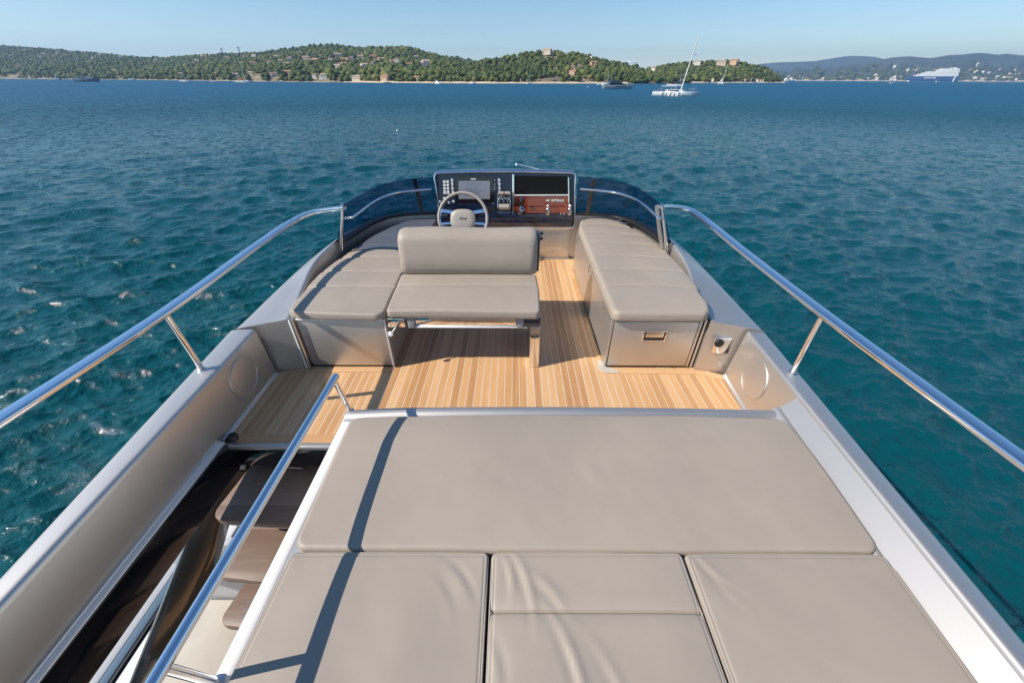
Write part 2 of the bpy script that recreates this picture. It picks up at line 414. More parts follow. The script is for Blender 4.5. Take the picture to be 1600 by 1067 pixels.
    mb.f.append(tuple(prev))
    return mb.build(name, m, parent, ang=60)

exec_parts = []

# ------------------------------------------------------------------ sea
def make_sea():
    az = np.concatenate([np.linspace(-180, -100, 41)[:-1], np.linspace(-100, -78, 60)[:-1], np.linspace(-78, 78, 1300), np.linspace(78, 100, 60)[1:], np.linspace(100, 180, 41)[1:]])
    az = np.radians(az)
    r = [2.0]
    while r[-1] < 16000:
        q = r[-1]; r.append(q+max(.045, min(q*q*.00026, q*.05)))
    r = np.array(r); dr = np.gradient(r)
    A, Rr = np.meshgrid(az, r); X = (Rr*np.sin(A)); Y = (Rr*np.cos(A)); Z = np.zeros_like(X); DX = np.zeros_like(X); DY = np.zeros_like(X)
    D = dr[:, None]
    g = np.random.default_rng(11)
    lam = np.exp(g.uniform(math.log(.20), math.log(4.6), 150))
    for L in lam:
        k = 2*math.pi/L; th = math.radians(112)+g.normal(0, .62); ph = g.uniform(0, 6.283)
        slope = .036*(1.35 if L < .7 else (1.15 if L < 1.5 else (.7 if L < 2.6 else .42)))
        a = slope/k*g.uniform(.6, 1.4)
        w = np.clip((L/D-2.2)/2.5, 0, 1)
        m = w[:, 0] > 0
        if not m.any(): continue
        arg = k*(X[m]*math.cos(th)+Y[m]*math.sin(th))+ph
        s_, c_ = np.sin(arg), np.cos(arg); ww = w[m]
        Z[m] += a*ww*c_; DX[m] -= .9*a*ww*math.cos(th)*s_; DY[m] -= .9*a*ww*math.sin(th)*s_
    X += DX; Y += DY; Z = Z+SEA
    nr, nc = X.shape
    V = np.dstack([X, Y, Z]).reshape(-1, 3).astype(np.float32)
    i, j = np.meshgrid(np.arange(nr-1), np.arange(nc-1), indexing='ij'); a = (i*nc+j).ravel()
    F = np.stack([a, a+1, a+nc+1, a+nc], 1)[:, ::-1].astype(np.int32)
    # close the hole under the boat
    k = len(V); V = np.vstack([V, [[0, 0, SEA-.3]]]).astype(np.float32)
    me = bpy.data.meshes.new('sea')
    tri = [(k, q+1, q) for q in range(nc-1)]
    me.vertices.add(len(V)); me.vertices.foreach_set('co', V.ravel())
    nl = len(F)*4+len(tri)*3; me.loops.add(nl); me.loops.foreach_set('vertex_index', np.concatenate([F.ravel(), np.array(tri, np.int32).ravel()]))
    me.polygons.add(len(F)+len(tri))
    st = np.concatenate([np.arange(len(F))*4, len(F)*4+np.arange(len(tri))*3]); me.polygons.foreach_set('loop_start', st.astype(np.int32))
    me.update(calc_edges=True); me.validate()
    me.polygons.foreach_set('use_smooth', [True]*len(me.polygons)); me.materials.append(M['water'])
    o = bpy.data.objects.new('sea', me); col.objects.link(o); return tag(o, 'teal blue choppy sea reaching to the coast', 'sea', kind='structure')
make_sea()

# ------------------------------------------------------------------ the yacht we stand on: shell, gunwales, coaming
yacht = thing('motor_yacht', 'silver grey moulded upper deck of the motor yacht that fills the lower picture', 'yacht', (0, 0, SEA))
def gun(side, Y):
    if side > 0: xi = 1.385+.0645*(Y-0); xo = 1.478+.086*Y; xf = xi-.035
    else: xi = -(1.540+.0575*Y); xo = -(1.625+.103*Y); xf = min(-1.600, -1.617-.012*Y)
    return xf, xi, xo
def gunwale(side, name_label):
    mb = MB(); rings = []
    for Y in np.linspace(-1.6, 2.035, 30):
        xf, xi, xo = gun(side, Y); s = side
        pr = [(xf, .012), (xi-s*.004, .345), (xi-s*.001, .360), (xi+s*.004, .368), (xi+s*.011, .371), (xi+s*.02, .372), (xo-s*.045, .366), (xo-s*.025, .361), (xo-s*.01, .350), (xo-s*.002, .332), (xo, .30), (xo-s*.012, .10), (xo-s*.03, -.12), (xf+s*.03, -.15)]
        rings.append([(x, Y, z) for x, z in pr])
    mb.loft(rings, True, True)
    o = mb.build('gunwale', 'silver', yacht, ang=50); o['label'] = name_label; return o
gunwale(1, 'starboard gunwale, blue grey on top with a sunlit inner face'); gunwale(-1, 'port gunwale, white in the sun with a shaded inner face')
# port inner ledge running aft beside the stairwell, with its raised bead
mb = MB(); rings = []
for Y in np.linspace(-1.6, 1.40, 16):
    xf, xi, xo = gun(-1, Y); x0 = xf-.004; k_ = .58
    rings.append([(x0+(x-x0)*k_, Y, z) for x, z in ((x0, .070), (x0+.012, .052), (x0+.024, .046), (x0+.029, .050), (x0+.034, .050), (x0+.039, .044), (x0+.068, .036), (x0+.074, .026), (x0+.074, .006), (x0, .006))])
mb.loft(rings, True, True).build('ledge', 'silver', yacht, ang=50)
# forward coaming, a loft that runs from the starboard transverse wall round the bow of the flybridge to the port one
half_s = [(1.300, 2.105, .405, 1.640, 2.036, .372), (1.305, 2.28, .42, 1.628, 2.20, .385), (1.325, 2.48, .448, 1.598, 2.46, .418), (1.375, 2.83, .505, 1.570, 2.87, .450), (1.372, 3.20, .545, 1.545, 3.33, .465),
          (1.352, 3.50, .525, 1.50, 3.62, .465), (1.262, 3.86, .512, 1.40, 4.05, .45), (1.10, 4.06, .508, 1.18, 4.42, .42), (.72, 4.14, .508, .78, 4.72, .37), (.0, 4.20, .508, .0, 4.86, .34)]
half_p = [(-1.462, 2.105, .405, -1.800, 2.036, .372), (-1.480, 2.28, .42, -1.785, 2.20, .385), (-1.520, 2.48, .445, -1.755, 2.46, .418), (-1.56, 2.83, .502, -1.72, 2.87, .450), (-1.522, 3.18, .545, -1.675, 3.33, .465),
          (-1.50, 3.50, .525, -1.63, 3.62, .465), (-1.415, 3.86, .512, -1.53, 4.05, .45), (-1.24, 4.07, .508, -1.32, 4.42, .42), (-.85, 4.14, .508, -.92, 4.72, .37)]
st = catmull(half_s+half_p[::-1], 6)
rings = []
for xi, yi, zi, xo, yo, zo in st:
    v = np.array([xo-xi, yo-yi]); L = np.linalg.norm(v); v = v/L
    def q(t, z): return (xi+v[0]*t, yi+v[1]*t, z)
    rings.append([q(0, .004), q(0, zi-.02), q(.003, zi-.008), q(.010, zi-.001), q(.020, zi), q(.035, zi-.004), q(L*.45, (zi*.45+zo*.55)+.004), q(L-.05, zo+.004), q(L-.02, zo-.004), q(L-.004, zo-.02), q(L, zo-.05), q(L-.03, zo-.25), q(L-.2, -.28), q(.02, -.28)])
mb = MB().loft(rings, True, True); mb.build('coaming', 'silver', yacht, ang=42)
# lower hull, side decks and superstructure below the flybridge, down to the water
mb = MB(); rings = []
for Y, wd, ch, zt in ((-6.0, 2.30, 2.2, -2.6), (-2, 2.45, 2.35, -2.6), (2.4, 2.45, 2.3, -2.6), (2.6, 2.45, 2.3, -1.95), (6, 2.3, 2.0, -1.85), (9, 1.85, 1.3, -1.7), (11.5, 1.1, .55, -1.55), (13.2, .25, .1, -1.42), (13.6, .03, .02, -1.4)):
    rings.append([(-.08+x, Y, z) for x, z in ((-wd, zt), (-wd-.02, -2.75), (-ch, -3.9), (-ch*.7, -4.6), (0, -4.9), (ch*.7, -4.6), (ch, -3.9), (wd+.02, -2.75), (wd, zt))])
mb.loft(rings, True, True).build('hull', 'silver', yacht, ang=30)
mb = MB(); rings = []
for Y, wd, z1 in ((1.75, 1.55, -.29), (4.2, 1.45, -.30), (5.6, 1.25, -.75), (7.4, .9, -1.5), (8.0, .8, -1.9)):
    rings.append([(-.08-wd, Y, -2.0), (-.08-wd*.86, Y, z1), (-.08+wd*.86, Y, z1), (-.08+wd, Y, -2.0)])
mb.loft(rings, True, True).build('deckhouse', 'black', yacht)
# speaker covers let into the inner gunwale faces
for s, x in ((1, 1), (-1, -1)):
    Y = 1.77; xf, xi, xo = gun(s, Y); z = .20; x = xf+(xi-xf)*(z/.345)
    ax = Vector((-1, .0645, .10)).normalized() if s > 0 else Vector((1, .03, .012)).normalized(); x -= s*.003
    prof = [(.114, -.004), (.124, -.002), (.127, .003), (.124, .007), (.117, .007), (.1155, .0035), (.110, .0045), (.0, .0055)]
    MB().lathe(prof, (x, Y, z), 48, ax).build('speaker_cover', 'speaker', yacht, ang=30)
# the small chrome and black control socket on the starboard transverse wall
mb = MB(); c = [PY(x, y, 2.072) for x, y in ((1118, 527.5), (1144, 528.5), (1137, 551.5), (1112, 551))]
ctr = np.mean(c, axis=0)
mb.loft([[(p[0]-.0, p[1]+.012, p[2]) for p in c], [(p[0], p[1]-.004, p[2]) for p in c], [tuple(ctr+(np.array(p)-ctr)*.93-np.array([0, .007, 0])) for p in c]], True, True)
sock = mb.build('socket_panel', 'chrome', yacht)
MB().lathe([(.030, 0), (.030, .012), (.026, .016), (.012, .017), (.0, .017)], (ctr[0]-.032, 2.066, ctr[2]+.028), 24, (0, -1, .05)).build('cap', 'blackmatt', sock)
MB().lathe([(.010, 0), (.010, .004), (.004, .005), (0, .005)], (1.435, 2.056, .10), 16, (0, -1, 0)).build('drain_plug', 'satin', yacht)

# teak deck
deckpoly = [(-1.66, 1.425), (-.875, 1.425), (-.875, 1.20), (1.44, 1.20), (1.475, 1.72), (1.495, 2.04), (1.32, 2.12), (1.32, 4.12), (-1.47, 4.12), (-1.47, 2.12), (-1.655, 2.04)]
deck = MB().prism(deckpoly, -.03, 0).build('deck', 'teak', None, smooth=False)
tag(deck, 'honey teak planked deck with white caulking lines', 'deck', kind='structure')
def strip(p, w, z0=.0, z1=.0035): pass
for poly in ([(-1.62, 1.427), (-.88, 1.427), (-.88, 1.487), (-1.60, 1.487)], [(-1.655, 2.035), (-1.462, 2.08), (-1.44, 2.055), (-.845, 2.062), (-.845, 2.118), (-1.46, 2.118), (-1.47, 2.105), (-1.65, 2.05)], [(.64, 2.055), (1.30, 2.050), (1.47, 1.99), (1.49, 2.035), (1.31, 2.10), (.66, 2.125)], [(.62, 2.10), (.66, 2.125), (.655, 3.84), (.615, 3.84)]):
    MB().prism(poly, .0004, .0038).build('margin_board', 'teakedge', deck, smooth=False)
MB().prism(catmull([(.630, 2.20), (.618, 2.12), (.632, 2.075), (.68, 2.058), (.76, 2.066), (.72, 2.10), (.675, 2.128), (.658, 2.19)], 5, True), .004, .008).build('corner_guard', 'beige', deck)
for s in (-1, 1):
    rings = []
    for Y in np.linspace(1.43, 2.03, 6):
        xf = gun(s, Y)[0]; rings.append([(xf+s*.02, Y, .004), (xf-s*.016, Y, .004), (xf-s*.014, Y, .010), (xf+s*.001, Y, .024), (xf+s*.02, Y, .03)])
    MB().loft(rings, True, True).build('cove', 'silver', deck)

# stairwell trim, fascia and the deck edge sill
mb = MB(); mb.bb(-1.625, -.885, 1.392, 1.424, -.02, .010, .006); mb.build('sill', 'silver', yacht)
mb = MB(); mb.bb(-1.60, -.885, 1.395, 1.420, -.16, -.021, .003); mb.bb(-1.592, -1.580, -1.6, 1.394, -.165, .03, .003)
fas = []
mb.build('fascia', 'black', yacht)

# ------------------------------------------------------------------ sunpad base with its white rims
pb = thing('plinth', 'silver moulded plinth with a bright raised rim under the big aft sunpad', 'plinth', (.27, .2, 0))
mb = MB(); mb.bb(-.865, 1.40, -1.6, 1.375, -.28, .245); mb.build('body', 'silver', pb, bevel=.008)
mb = MB()
# front rim, slightly bowed
rings = []
for t in np.linspace(0, 1, 25):
    x = -.862+t*(1.425+.862); y = 1.435+.018*math.sin(math.pi*t)-.015*max(0, 1-t*9)
    rings.append([(x, y+.012, .0), (x, y+.012, .235), (x, y+.006, .262), (x, y-.008, .274), (x, y-.028, .277), (x, y-.052, .268), (x, y-.07, .24), (x, y-.08, .0)])
mb.loft(rings, True, True); mb.build('front_rim', 'silver', pb, ang=40)
mb = MB(); rings = []
for t in np.linspace(0, 1, 14):
    y = -1.6+t*3.03; x = -.868
    rings.append([(x-.016, y, -.27), (x-.014, y, .225), (x-.008, y, .243), (x+.003, y, .25), (x+.030, y, .251), (x+.040, y, .246), (x+.045, y, .2), (x+.045, y, -.27)])
mb.loft(rings, True, True).build('port_rim', 'white', pb, ang=40)
mb = MB(); rings = []
for Y in np.linspace(-1.6, 1.44, 20):
    xf, xi, xo = gun(1, Y); xl = 1.30+.095*(Y-.69)/.7 if Y < 1.3 else 1.383+.05*(Y-1.3)
    xl = 1.292+.083*(Y-.33)
    rings.append([(xl-.03, Y, .10), (xl-.03, Y, .250), (xl-.026, Y, .262), (xl-.018, Y, .267), (xl-.010, Y, .266), (xl-.002, Y, .276), (xl+.006, Y, .285), (xl+.014, Y, .288), (xl+.022, Y, .286), (xl+.030, Y, .285), (xi-.003, Y, .352), (xi-.003, Y, .10)])
mb.loft(rings, True, True).build('starboard_rim', 'silver', pb, ang=28)

# sunpad cushions: each lifts out
ZP = .312
padF = cushion('sunpad_cushion', [(-.790, .684), (1.338, .684)], [(-.812, 1.352), (-.3, 1.372), (.3, 1.382), (.9, 1.378), (1.380, 1.352)], [(-.790, .684), (-.798, 1.0), (-.812, 1.352)], [(1.338, .684), (1.366, 1.02), (1.380, 1.352)], .235, ZP, r=.020, crown=.012,
    wr=[(.33, 1.02, 1.45, .10, .012, .004), (.36, .98, 1.5, .06, .010, .003), (-.5, 1.2, .4, .2, .03, .001)], corner=.05, stitch=False, zfun=lambda x, y: -.02*np.clip((y-1.12)/.25, 0, 1)**2)
tag(padF, 'wide grey beige sunpad cushion in one piece, nearest the teak deck', 'cushion', 'sunpad cushions on the plinth')
specs = [([(-.806, -.75), (-.0785, -.75)], [(-.786, .678), (-.0785, .681)], 'grey beige sunpad cushion at port aft, crossed by the dark shadow of the stair rail', 3, (), [(-.16, .60, 2.3, .07, .010, -.006), (-.2, .55, 2.2, .06, .012, -.003)]),
         ([(-.0715, -.75), (.609, -.75)], [(-.0705, .682), (.610, .682)], 'narrow middle sunpad cushion with a seam across and long creases', 5, ((.494+.75)/1.43,), [(.055, .585, 1.9, .10, .012, .006), (.0, .60, 1.75, .06, .010, .005), (.13, .56, 2.35, .07, .014, .005), (.19, .36, 1.85, .12, .013, .007), (.30, .33, 2.0, .10, .012, .004), (-.02, .36, 1.8, .05, .012, -.004)]),
         ([(.616, -.75), (1.250, -.75)], [(.617, .681), (1.336, .679)], 'grey beige sunpad cushion at starboard aft beside the gunwale', 8, (), [(.68, .61, -.9, .06, .009, -.006), (.70, .55, -1.0, .05, .010, -.003)])]
for aft, fwd, lab, sd, sm, wr in specs:
    c = cushion('sunpad_cushion', aft, fwd, [aft[0], fwd[0]], [aft[-1], fwd[-1]], .235, ZP+.002, r=.015, crown=.008, seams_t=sm, wr=wr, corner=.022, seed=sd, nt=110)
    tag(c, lab, 'cushion', 'sunpad cushions on the plinth')
    # piping round the rim
    W = fwd[-1][0]-fwd[0][0]
    pts = []
    f0, f1, a0, a1 = [np.array(q) for q in (fwd[0], fwd[-1], aft[0], aft[-1])]
    for t in np.linspace(0, .96, 30): q = a0+(f0-a0)*t; pts.append((q[0]+.0035, q[1], ZP-.006+.004*math.sin(3.1*t)))
    for t in np.linspace(.03, .97, 20): q = f0+(f1-f0)*t; pts.append((q[0], q[1]-.0035, ZP-.006+.004*math.sin(3.1*t)))
    for t in np.linspace(.96, 0, 30): q = a1+(f1-a1)*t; pts.append((q[0]-.0035, q[1], ZP-.006+.004*math.sin(3.1*t)))
    MB().tube([aft[0][:1]+(aft[0][1], ZP-.010)] if False else pts, .0028, 8).build('piping', 'leather', c)

# ------------------------------------------------------------------ stairs, well below the deck
stairs = thing('staircase', 'dark walnut stair treads going down the port stairwell beside a bronze side panel', 'staircase', (-1.25, 1.1, -2.3))
def tread(y0, y1, xl, z, rnd, lab=None):
    pts = [(-.90, y1), (-.90, y0)]
    pts += [(xl+rnd*.9, y0-.012)]
    for a in np.linspace(0, 90, 7): pts.append((xl+rnd-rnd*math.sin(math.radians(a)), y0+rnd-rnd*math.cos(math.radians(a))))
    pts += [(xl+.03, y1)]
    # bowed nosing
    n = 8; bow = [(-.90+(xl+rnd+.90)*k/n, y0-.02*math.sin(math.pi*k/n)) for k in range(n+1)]
    pts = [(-.90, y1)]+bow+pts[3:]
    o = MB().prism(pts, z-.045, z).build('tread', 'walnut', stairs, bevel=.007)
    MB().prism([(x*.999-.002, y+.004) for x, y in pts], z-.052, z-.046).build('tread_edge', 'satin', o)
    return o
t1 = tread(1.115, 1.50, -1.625, -.25, .07); t2 = tread(.935, 1.24, -1.60, -.50, .07); t3 = tread(.80, 1.05, -1.60, -.75, .06)
for k in range(3): MB().bb(-1.5, -1.20, .845+k*.035, .850+k*.035, -.7496, -.7482).build('grip_line', 'satin', t3)
MB().tube([(-1.375, 1.445, -.236), (-1.26, 1.435, -.236)], .008, 10).build('tread_handle', 'satin', t1)  # small steel grab handle on the top tread, not a lamp
mb = MB()
L1 = [P(345, 728, -.17), P(318, 790, -.36), P(293, 848, -.55), P(250, 956, -.85), P(205, 1067, -1.2), P(150, 1200, -1.6)]
L2 = [P(385, 725, -.30), P(350, 800, -.72), P(330, 880, -1.02), P(280, 975, -1.35), P(200, 1090, -1.65), P(120, 1230, -1.95)]
Lm = [tuple((np.array(a)+np.array(b))/2+np.array([.05, 0, -.05])) for a, b in zip(L1, L2)]
rg = [catmull(c_, 6) for c_ in (L1, Lm, L2)]
rings = []
for a, b, c_ in zip(*rg): 
    e = np.array([.03, 0, -.03]); rings.append([a, b, c_, tuple(np.array(c_)+e), tuple(np.array(b)+e), tuple(np.array(a)+e)])
mb.loft(rings, True, True).build('side_panel', 'bronze', stairs, ang=60)
L0 = rg[0]; MB().tube([tuple(np.array(p)+np.array([-.004, 0, .004])) for p in L0], .006, 8).build('panel_edge', 'satin', stairs)

low = thing('lower_deck', 'pale lower side deck and cockpit seen down through the stairwell', 'deck', (-2.4, .5, -2.2))
MB().bb(-2.62, -.9, -1.6, 1.46, -2.45, -2.38).build('floor', 'teak', low)
MB().bb(-2.72, -2.08, -1.2, 1.45, -2.36, -2.10, .03).build('seat_cushion', 'beige', low)
MB().bb(-2.70, -1.2, 1.46, 1.52, -2.38, -1.2).build('bulkhead', 'greygel', low)
MB().bb(-2.07, -1.99, -1.2, 1.45, -2.38, -2.14).build('seat_side', 'bronze', low)
MB().bb(-2.56, -2.38, -2.0, 2.2, -1.62, -1.5, .02).build('side_capping', 'white', low)
MB().bb(-2.575, -2.562, -2.0, 2.2, -1.54, -1.485).build('window_frame', 'blackmatt', low)
MB().bb(-2.79, -2.66, -2.0, 2.2, -1.60, -1.5, .02).build('rub_rail', 'greygel', low)
MB().bb(-2.645, -2.585, -2.0, 2.2, -1.53, -1.485, .01).build('window_edge', 'hullgrey', low)
MB().bb(-.90, -.885, -1.6, 1.39, -2.38, -.20).build('inner_wall', 'bronze', low)
MB().bb(-1.9, -.9, 1.52, 1.56, -1.2, -.17).build('front_wall', 'black', low)
MB().bb(-2.0, -1.93, -1.2, .75, -2.1, -2.02, .01).build('grab_bar', 'satin', low)

# black hinge fitting at the head of the stairs
fit = MB()
for k in range(4): fit.lathe([(.030-.003*k, 0), (.033-.003*k, .004), (.030-.003*k, .009)], (-1.598+.004*k, 1.45, .004+.009*k), 20, (.12, 0, 1))
tag(fit.build('deck_fitting', 'blackmatt', None), 'small black ribbed rubber fitting on the teak at the head of the stairs', 'fitting')

# ------------------------------------------------------------------ port sofa
sofa = thing('port_sofa', 'port side sofa base with a flat beige aft panel crossed by the rail shadow', 'sofa', (-1.15, 3.0, 0))
base = [(-1.455, 2.13), (-.842, 2.13), (-.842, 4.05), (-1.20, 4.05), (-1.40, 3.75), (-1.47, 3.2), (-1.50, 2.6)]
MB().prism(base, .012, .405).build('base', 'silver', sofa, smooth=False)
MB().bb(-1.418, -.850, 2.112, 2.128, .022, .398, .003).build('aft_panel', 'silver', sofa)
MB().bb(-1.418, -.850, 2.104, 2.128, .399, .407, .002).build('top_trim', 'white', sofa)
MB().bb(-.846, -.838, 2.106, 2.134, .012, .405, .002).build('corner_trim', 'white', sofa)
mb = MB(); mb.tube([(-1.437, 2.098, .01), (-1.440, 2.098, .41)], .013, 10); mb.build('edge_post', 'satin', sofa)
MB().bb(-1.46, -1.448, 2.09, 2.13, .01, .40, .002).build('edge_strip', 'white', sofa)
MB().bb(-1.44, -.85, 2.118, 2.126, .004, .0215).build('toe_kick', 'blackmatt', sofa)
cp_ = cushion('port_sofa_cushion', [(-1.40, 2.092), (-1.1, 2.085), (-.825, 2.080)], [(-1.10, 4.06), (-.95, 4.08), (-.80, 4.08)],
    [(-1.40, 2.092), (-1.452, 2.125), (-1.476, 2.22), (-1.480, 2.40), (-1.494, 2.47), (-1.494, 2.68), (-1.485, 2.74), (-1.463, 2.96), (-1.45, 3.0), (-1.415, 3.22), (-1.40, 3.26), (-1.345, 3.52), (-1.25, 3.78), (-1.10, 4.06)],
    [(-.825, 2.080), (-.848, 2.65), (-.85, 3.4), (-.80, 4.08)], .408, .462, r=.020, crown=.012, seams_t=[(q-2.05)/2.02 for q in (2.44, 2.70, 2.98, 3.235, 3.49)], corner=.07, seed=21, stitch=False)
tag(cp_, 'long curved grey beige cushion with cross seams on the port sofa', 'cushion')

# ------------------------------------------------------------------ starboard cabinet with drawer and its cushion
cab = thing('drawer_cabinet', 'starboard cabinet bench with a broad drawer front facing aft', 'cabinet', (.98, 3.0, 0))
base = [(.664, 2.140), (1.262, 2.140), (1.262, 2.6), (1.32, 2.6), (1.33, 3.4), (1.22, 3.84), (1.10, 4.02), (.72, 4.02), (.664, 3.84)]
MB().prism(base, .010, .405).build('body', 'silver', cab, smooth=False)
MB().bb(.658, .674, 2.124, 2.142, .010, .407, .004).build('corner_trim', 'silver', cab)
MB().bb(.674, 1.262, 2.124, 2.142, .391, .407, .003).build('top_trim', 'silver', cab)
MB().bb(1.243, 1.262, 2.124, 2.142, .010, .391, .003).build('side_trim', 'silver', cab)
MB().bb(.673, 1.244, 2.1385, 2.1395, .012, .391).build('drawer_gap', 'blackmatt', cab)
dr = MB(); dr.bb(.679, 1.238, 2.120, 2.138, .020, .3865, .004); dr = dr.build('drawer', 'silver', cab)
MB().bb(1.263, 1.300, 2.135, 2.16, .01, .40).build('dark_reveal', 'bronze', cab)
MB().tube([(1.281, 2.127, .01), (1.283, 2.127, .40)], .008, 10).build('reveal_rail', 'satin', cab)
MB().bb(.67, 1.27, 2.126, 2.136, .004, .0135).build('toe_kick', 'blackmatt', cab)
# recessed latch handle: a frame of four bars round a dark pocket with a flap
fr = MB(); x0, x1, z0, z1 = .882, 1.040, .238, .322; y = 2.116
for a in ((x0, x1, z1-.008, z1), (x0, x1, z0, z0+.008), (x0, x0+.008, z0+.0081, z1-.0081), (x1-.008, x1, z0+.0081, z1-.0081)): fr.bb(a[0], a[1], y-.003, y+.006, a[2], a[3], .0015)
h = fr.build('handle', 'chrome', dr)
MB().bb(x0+.008, x1-.008, y+.0015, y+.003, z0+.008, z1-.008).build('pocket', 'blackmatt', h)
MB().bb(x0+.018, x1-.018, y-.002, y+.001, z0+.03, z1-.009, .0008).build('flap', 'satin', h)
for yy in (2.34, 2.86, 2.99, 3.66):
    mb = MB(); mb.bb(.650, .6635, yy-.008, yy+.008, .392, .410, .003); mb.tube([(.656, yy, .40), (.647, yy-.004, .385), (.649, yy-.008, .355), (.654, yy-.006, .345)], .0045, 8); mb.build('latch', 'chrome', cab)
cs = cushion('cabinet_cushion', [(.648, 2.085), (.95, 2.078), (1.268, 2.085)], [(.72, 4.02), (.84, 4.085), (.98, 4.08), (1.14, 3.96)],
    [(.648, 2.085), (.650, 2.76), (.668, 3.78), (.72, 4.02)], [(1.268, 2.085), (1.318, 2.22), (1.325, 2.40), (1.345, 2.44), (1.355, 2.7), (1.352, 2.95), (1.33, 3.25), (1.28, 3.53), (1.14, 3.96)],
    .408, .482, r=.030, crown=.010, seams_t=[(q-2.03)/1.98 for q in (2.405, 2.68, 2.945, 3.24, 3.52, 3.785)], corner=.05, seed=31, stitch=False, wr=[(1.0, 3.6, .3, .07, .02, .003)])
tag(cs, 'long grey beige cushion with six cross seams on the starboard cabinet', 'cushion')
cup = thing('cup_holder', 'round dark cup holder with a steel ring at the front of the starboard cushion', 'cup holder', (1.145, 3.90, .497))
MB().lathe([(.050, 0), (.053, .006), (.046, .010), (.040, .007), (.040, .001)], (1.145, 3.90, .492), 28).build('ring', 'chrome', cup)
MB().lathe([(.040, 0), (.040, .003), (.0, .003)], (1.145, 3.90, .494), 28).build('well', 'black', cup)

# ------------------------------------------------------------------ helm bench
hb = thing('helm_bench', 'helm bench on a metal frame, bridging from the port sofa to one flat leg', 'bench', (-.31, 2.35, 0))
seat = cushion('seat', [(-.812, 2.098), (.180, 2.086)], [(-.845, 2.66), (.182, 2.66)], [(-.812, 2.098), (-.845, 2.66)], [(.180, 2.086), (.190, 2.4), (.182, 2.66)], .420, .482, parent=hb, r=.016, crown=.006, seams_t=(.64,), corner=.03, seed=41, stitch=False)
seat.location = -hb.location
# backrest: upright padded block with soft shoulders
def pad_block(x0, x1, y0, y1, z0, z1, r, lean=0.0):
    mb = MB(); xs = np.unique(np.r_[np.linspace(x0, x1, 40), x0+np.linspace(0, r, 9), x1-np.linspace(0, r, 9)]); rings = []
    for x in xs:
        e = max(0, 1-min(x-x0, x1-x)/r); k = 1-math.sqrt(max(0, 1-e*e)); ins = r*.7*k
        top = z1-ins*.8+.004*math.sin(9*x); yb = y0+ins*.8; yf = y1-ins*.8; rr = min(.105, (yf-yb)/2.05); pr = []
        for a in range(0, 91, 15): pr.append((yf-rr+rr*math.cos(math.radians(a)), top-rr+rr*math.sin(math.radians(a))))
        for a in range(90, 181, 15): pr.append((yb+rr+rr*math.cos(math.radians(a)), top-rr+rr*math.sin(math.radians(a))))
        bul = .018*math.sin(math.pi*.5)
        for f in (.75, .5, .25): pr.append((yb-bul*math.sin(math.pi*f)*(1-k), z0+(top-rr-z0)*f))
        pr += [(yb+.006, z0+.01), (yb+.02, z0), (yf-.02, z0), (yf-.005, z0+.01)]
        rings.append([(x, yy+lean*(zz-z0), zz) for yy, zz in pr])
    return mb.loft(rings, True, True)
bk = pad_block(-.842, .186, 2.625, 2.825, .484, .800, .060, .10); bk.build('backrest', 'leather', hb, ang=70)
MB().bb(.187, .205, 2.70, 2.80, .48, .77, .006).build('back_bracket', 'navy', hb)
for zz in (.74, .78): MB().lathe([(.012, 0), (.012, .018), (.008, .022), (0, .022)], (.205, 2.76, zz-.02), 14, (1, 0, 0)).build('bolt', 'blackmatt', hb)
MB().bb(.128, .186, 2.135, 2.60, .004, .372, .006).build('leg', 'silver', hb)
MB().bb(.122, .190, 2.118, 2.1345, .003, .345, .003).build('leg_face', 'chrome', hb)
fr_ = MB(); fr_.bb(-.672, .030, 2.124, 2.145, .3465, .412, .004); fr_.build('crossbar', 'chrome', hb)
MB().bb(-.655, .10, 2.116, 2.150, .336, .346, .003).build('crossbar_lip', 'white', hb)
MB().bb(-.82, .186, 2.15, 2.63, .395, .417, .004).build('seat_pan', 'silver', hb)
MB().bb(.078, .186, 2.112, 2.150, .352, .412, .006).build('bracket', 'navy', hb)
for x in (-.690, .030): MB().bb(x, x+.046, 2.110, 2.149, .336, .420, .004).build('strap', 'strap', hb)
MB().bb(-.820, -.705, 2.108, 2.145, .345, .412, .006).build('hinge_block', 'chrome', hb)
kn = MB().lathe([(.010, -.012), (.017, -.006), (.019, .003), (.014, .010), (0, .012)], (-.805, 2.085, .308), 18, (0, -1, .2)); kn.tube([(-.80, 2.095, .31), (-.765, 2.12, .352)], .004, 8); kn.build('release_knob', 'white', hb)

# ------------------------------------------------------------------ helm console
con = thing('helm_console', 'helm console with navy instrument panel, dark screens and a red mahogany shelf', 'console', (-.07, 4.25, 0))
PN = (4.085, .365, .14)           # the panel leans forward: Y = 4.085 + .14 (Z - .365)
def pn(x, y, off=0.0):            # a measured point on the leaning panel, off metres towards the helmsman
    d = ray(x, y); t = (PN[0]-off+PN[2]*(CZ-PN[1]))/(d[1]-PN[2]*d[2]); return np.array([d[0]*t, d[1]*t, CZ+d[2]*t])
MB().bb(-.76, .645, 4.115, 4.6, .004, .372, .01).build('base', 'silver', con)
MB().bb(.10, .60, 4.108, 4.114, .03, .30, .002).build('base_door', 'silver', con)
MB().bb(.46, .505, 4.100, 4.107, .070, .105, .002).build('vent', 'satin', con)
MB().bb(-.76, .66, 4.095, 4.113, .001, .016, .004).build('plinth', 'silver', con)
outline = catmull([pn(691, 354), pn(686, 330), pn(682, 300), pn(679, 280), pn(682, 271.5), pn(700, 270.0), pn(740, 269.0), pn(790, 268.3), pn(840, 268.8), pn(880, 269.8), pn(893, 270.6), pn(898.5, 275), pn(898, 300), pn(898, 330), pn(897, 350), pn(892, 356), pn(870, 357.5), pn(800, 358), pn(700, 358.3)], 5, True)
rg = [np.array(p) for p in outline]; cen = np.mean(rg, axis=0)
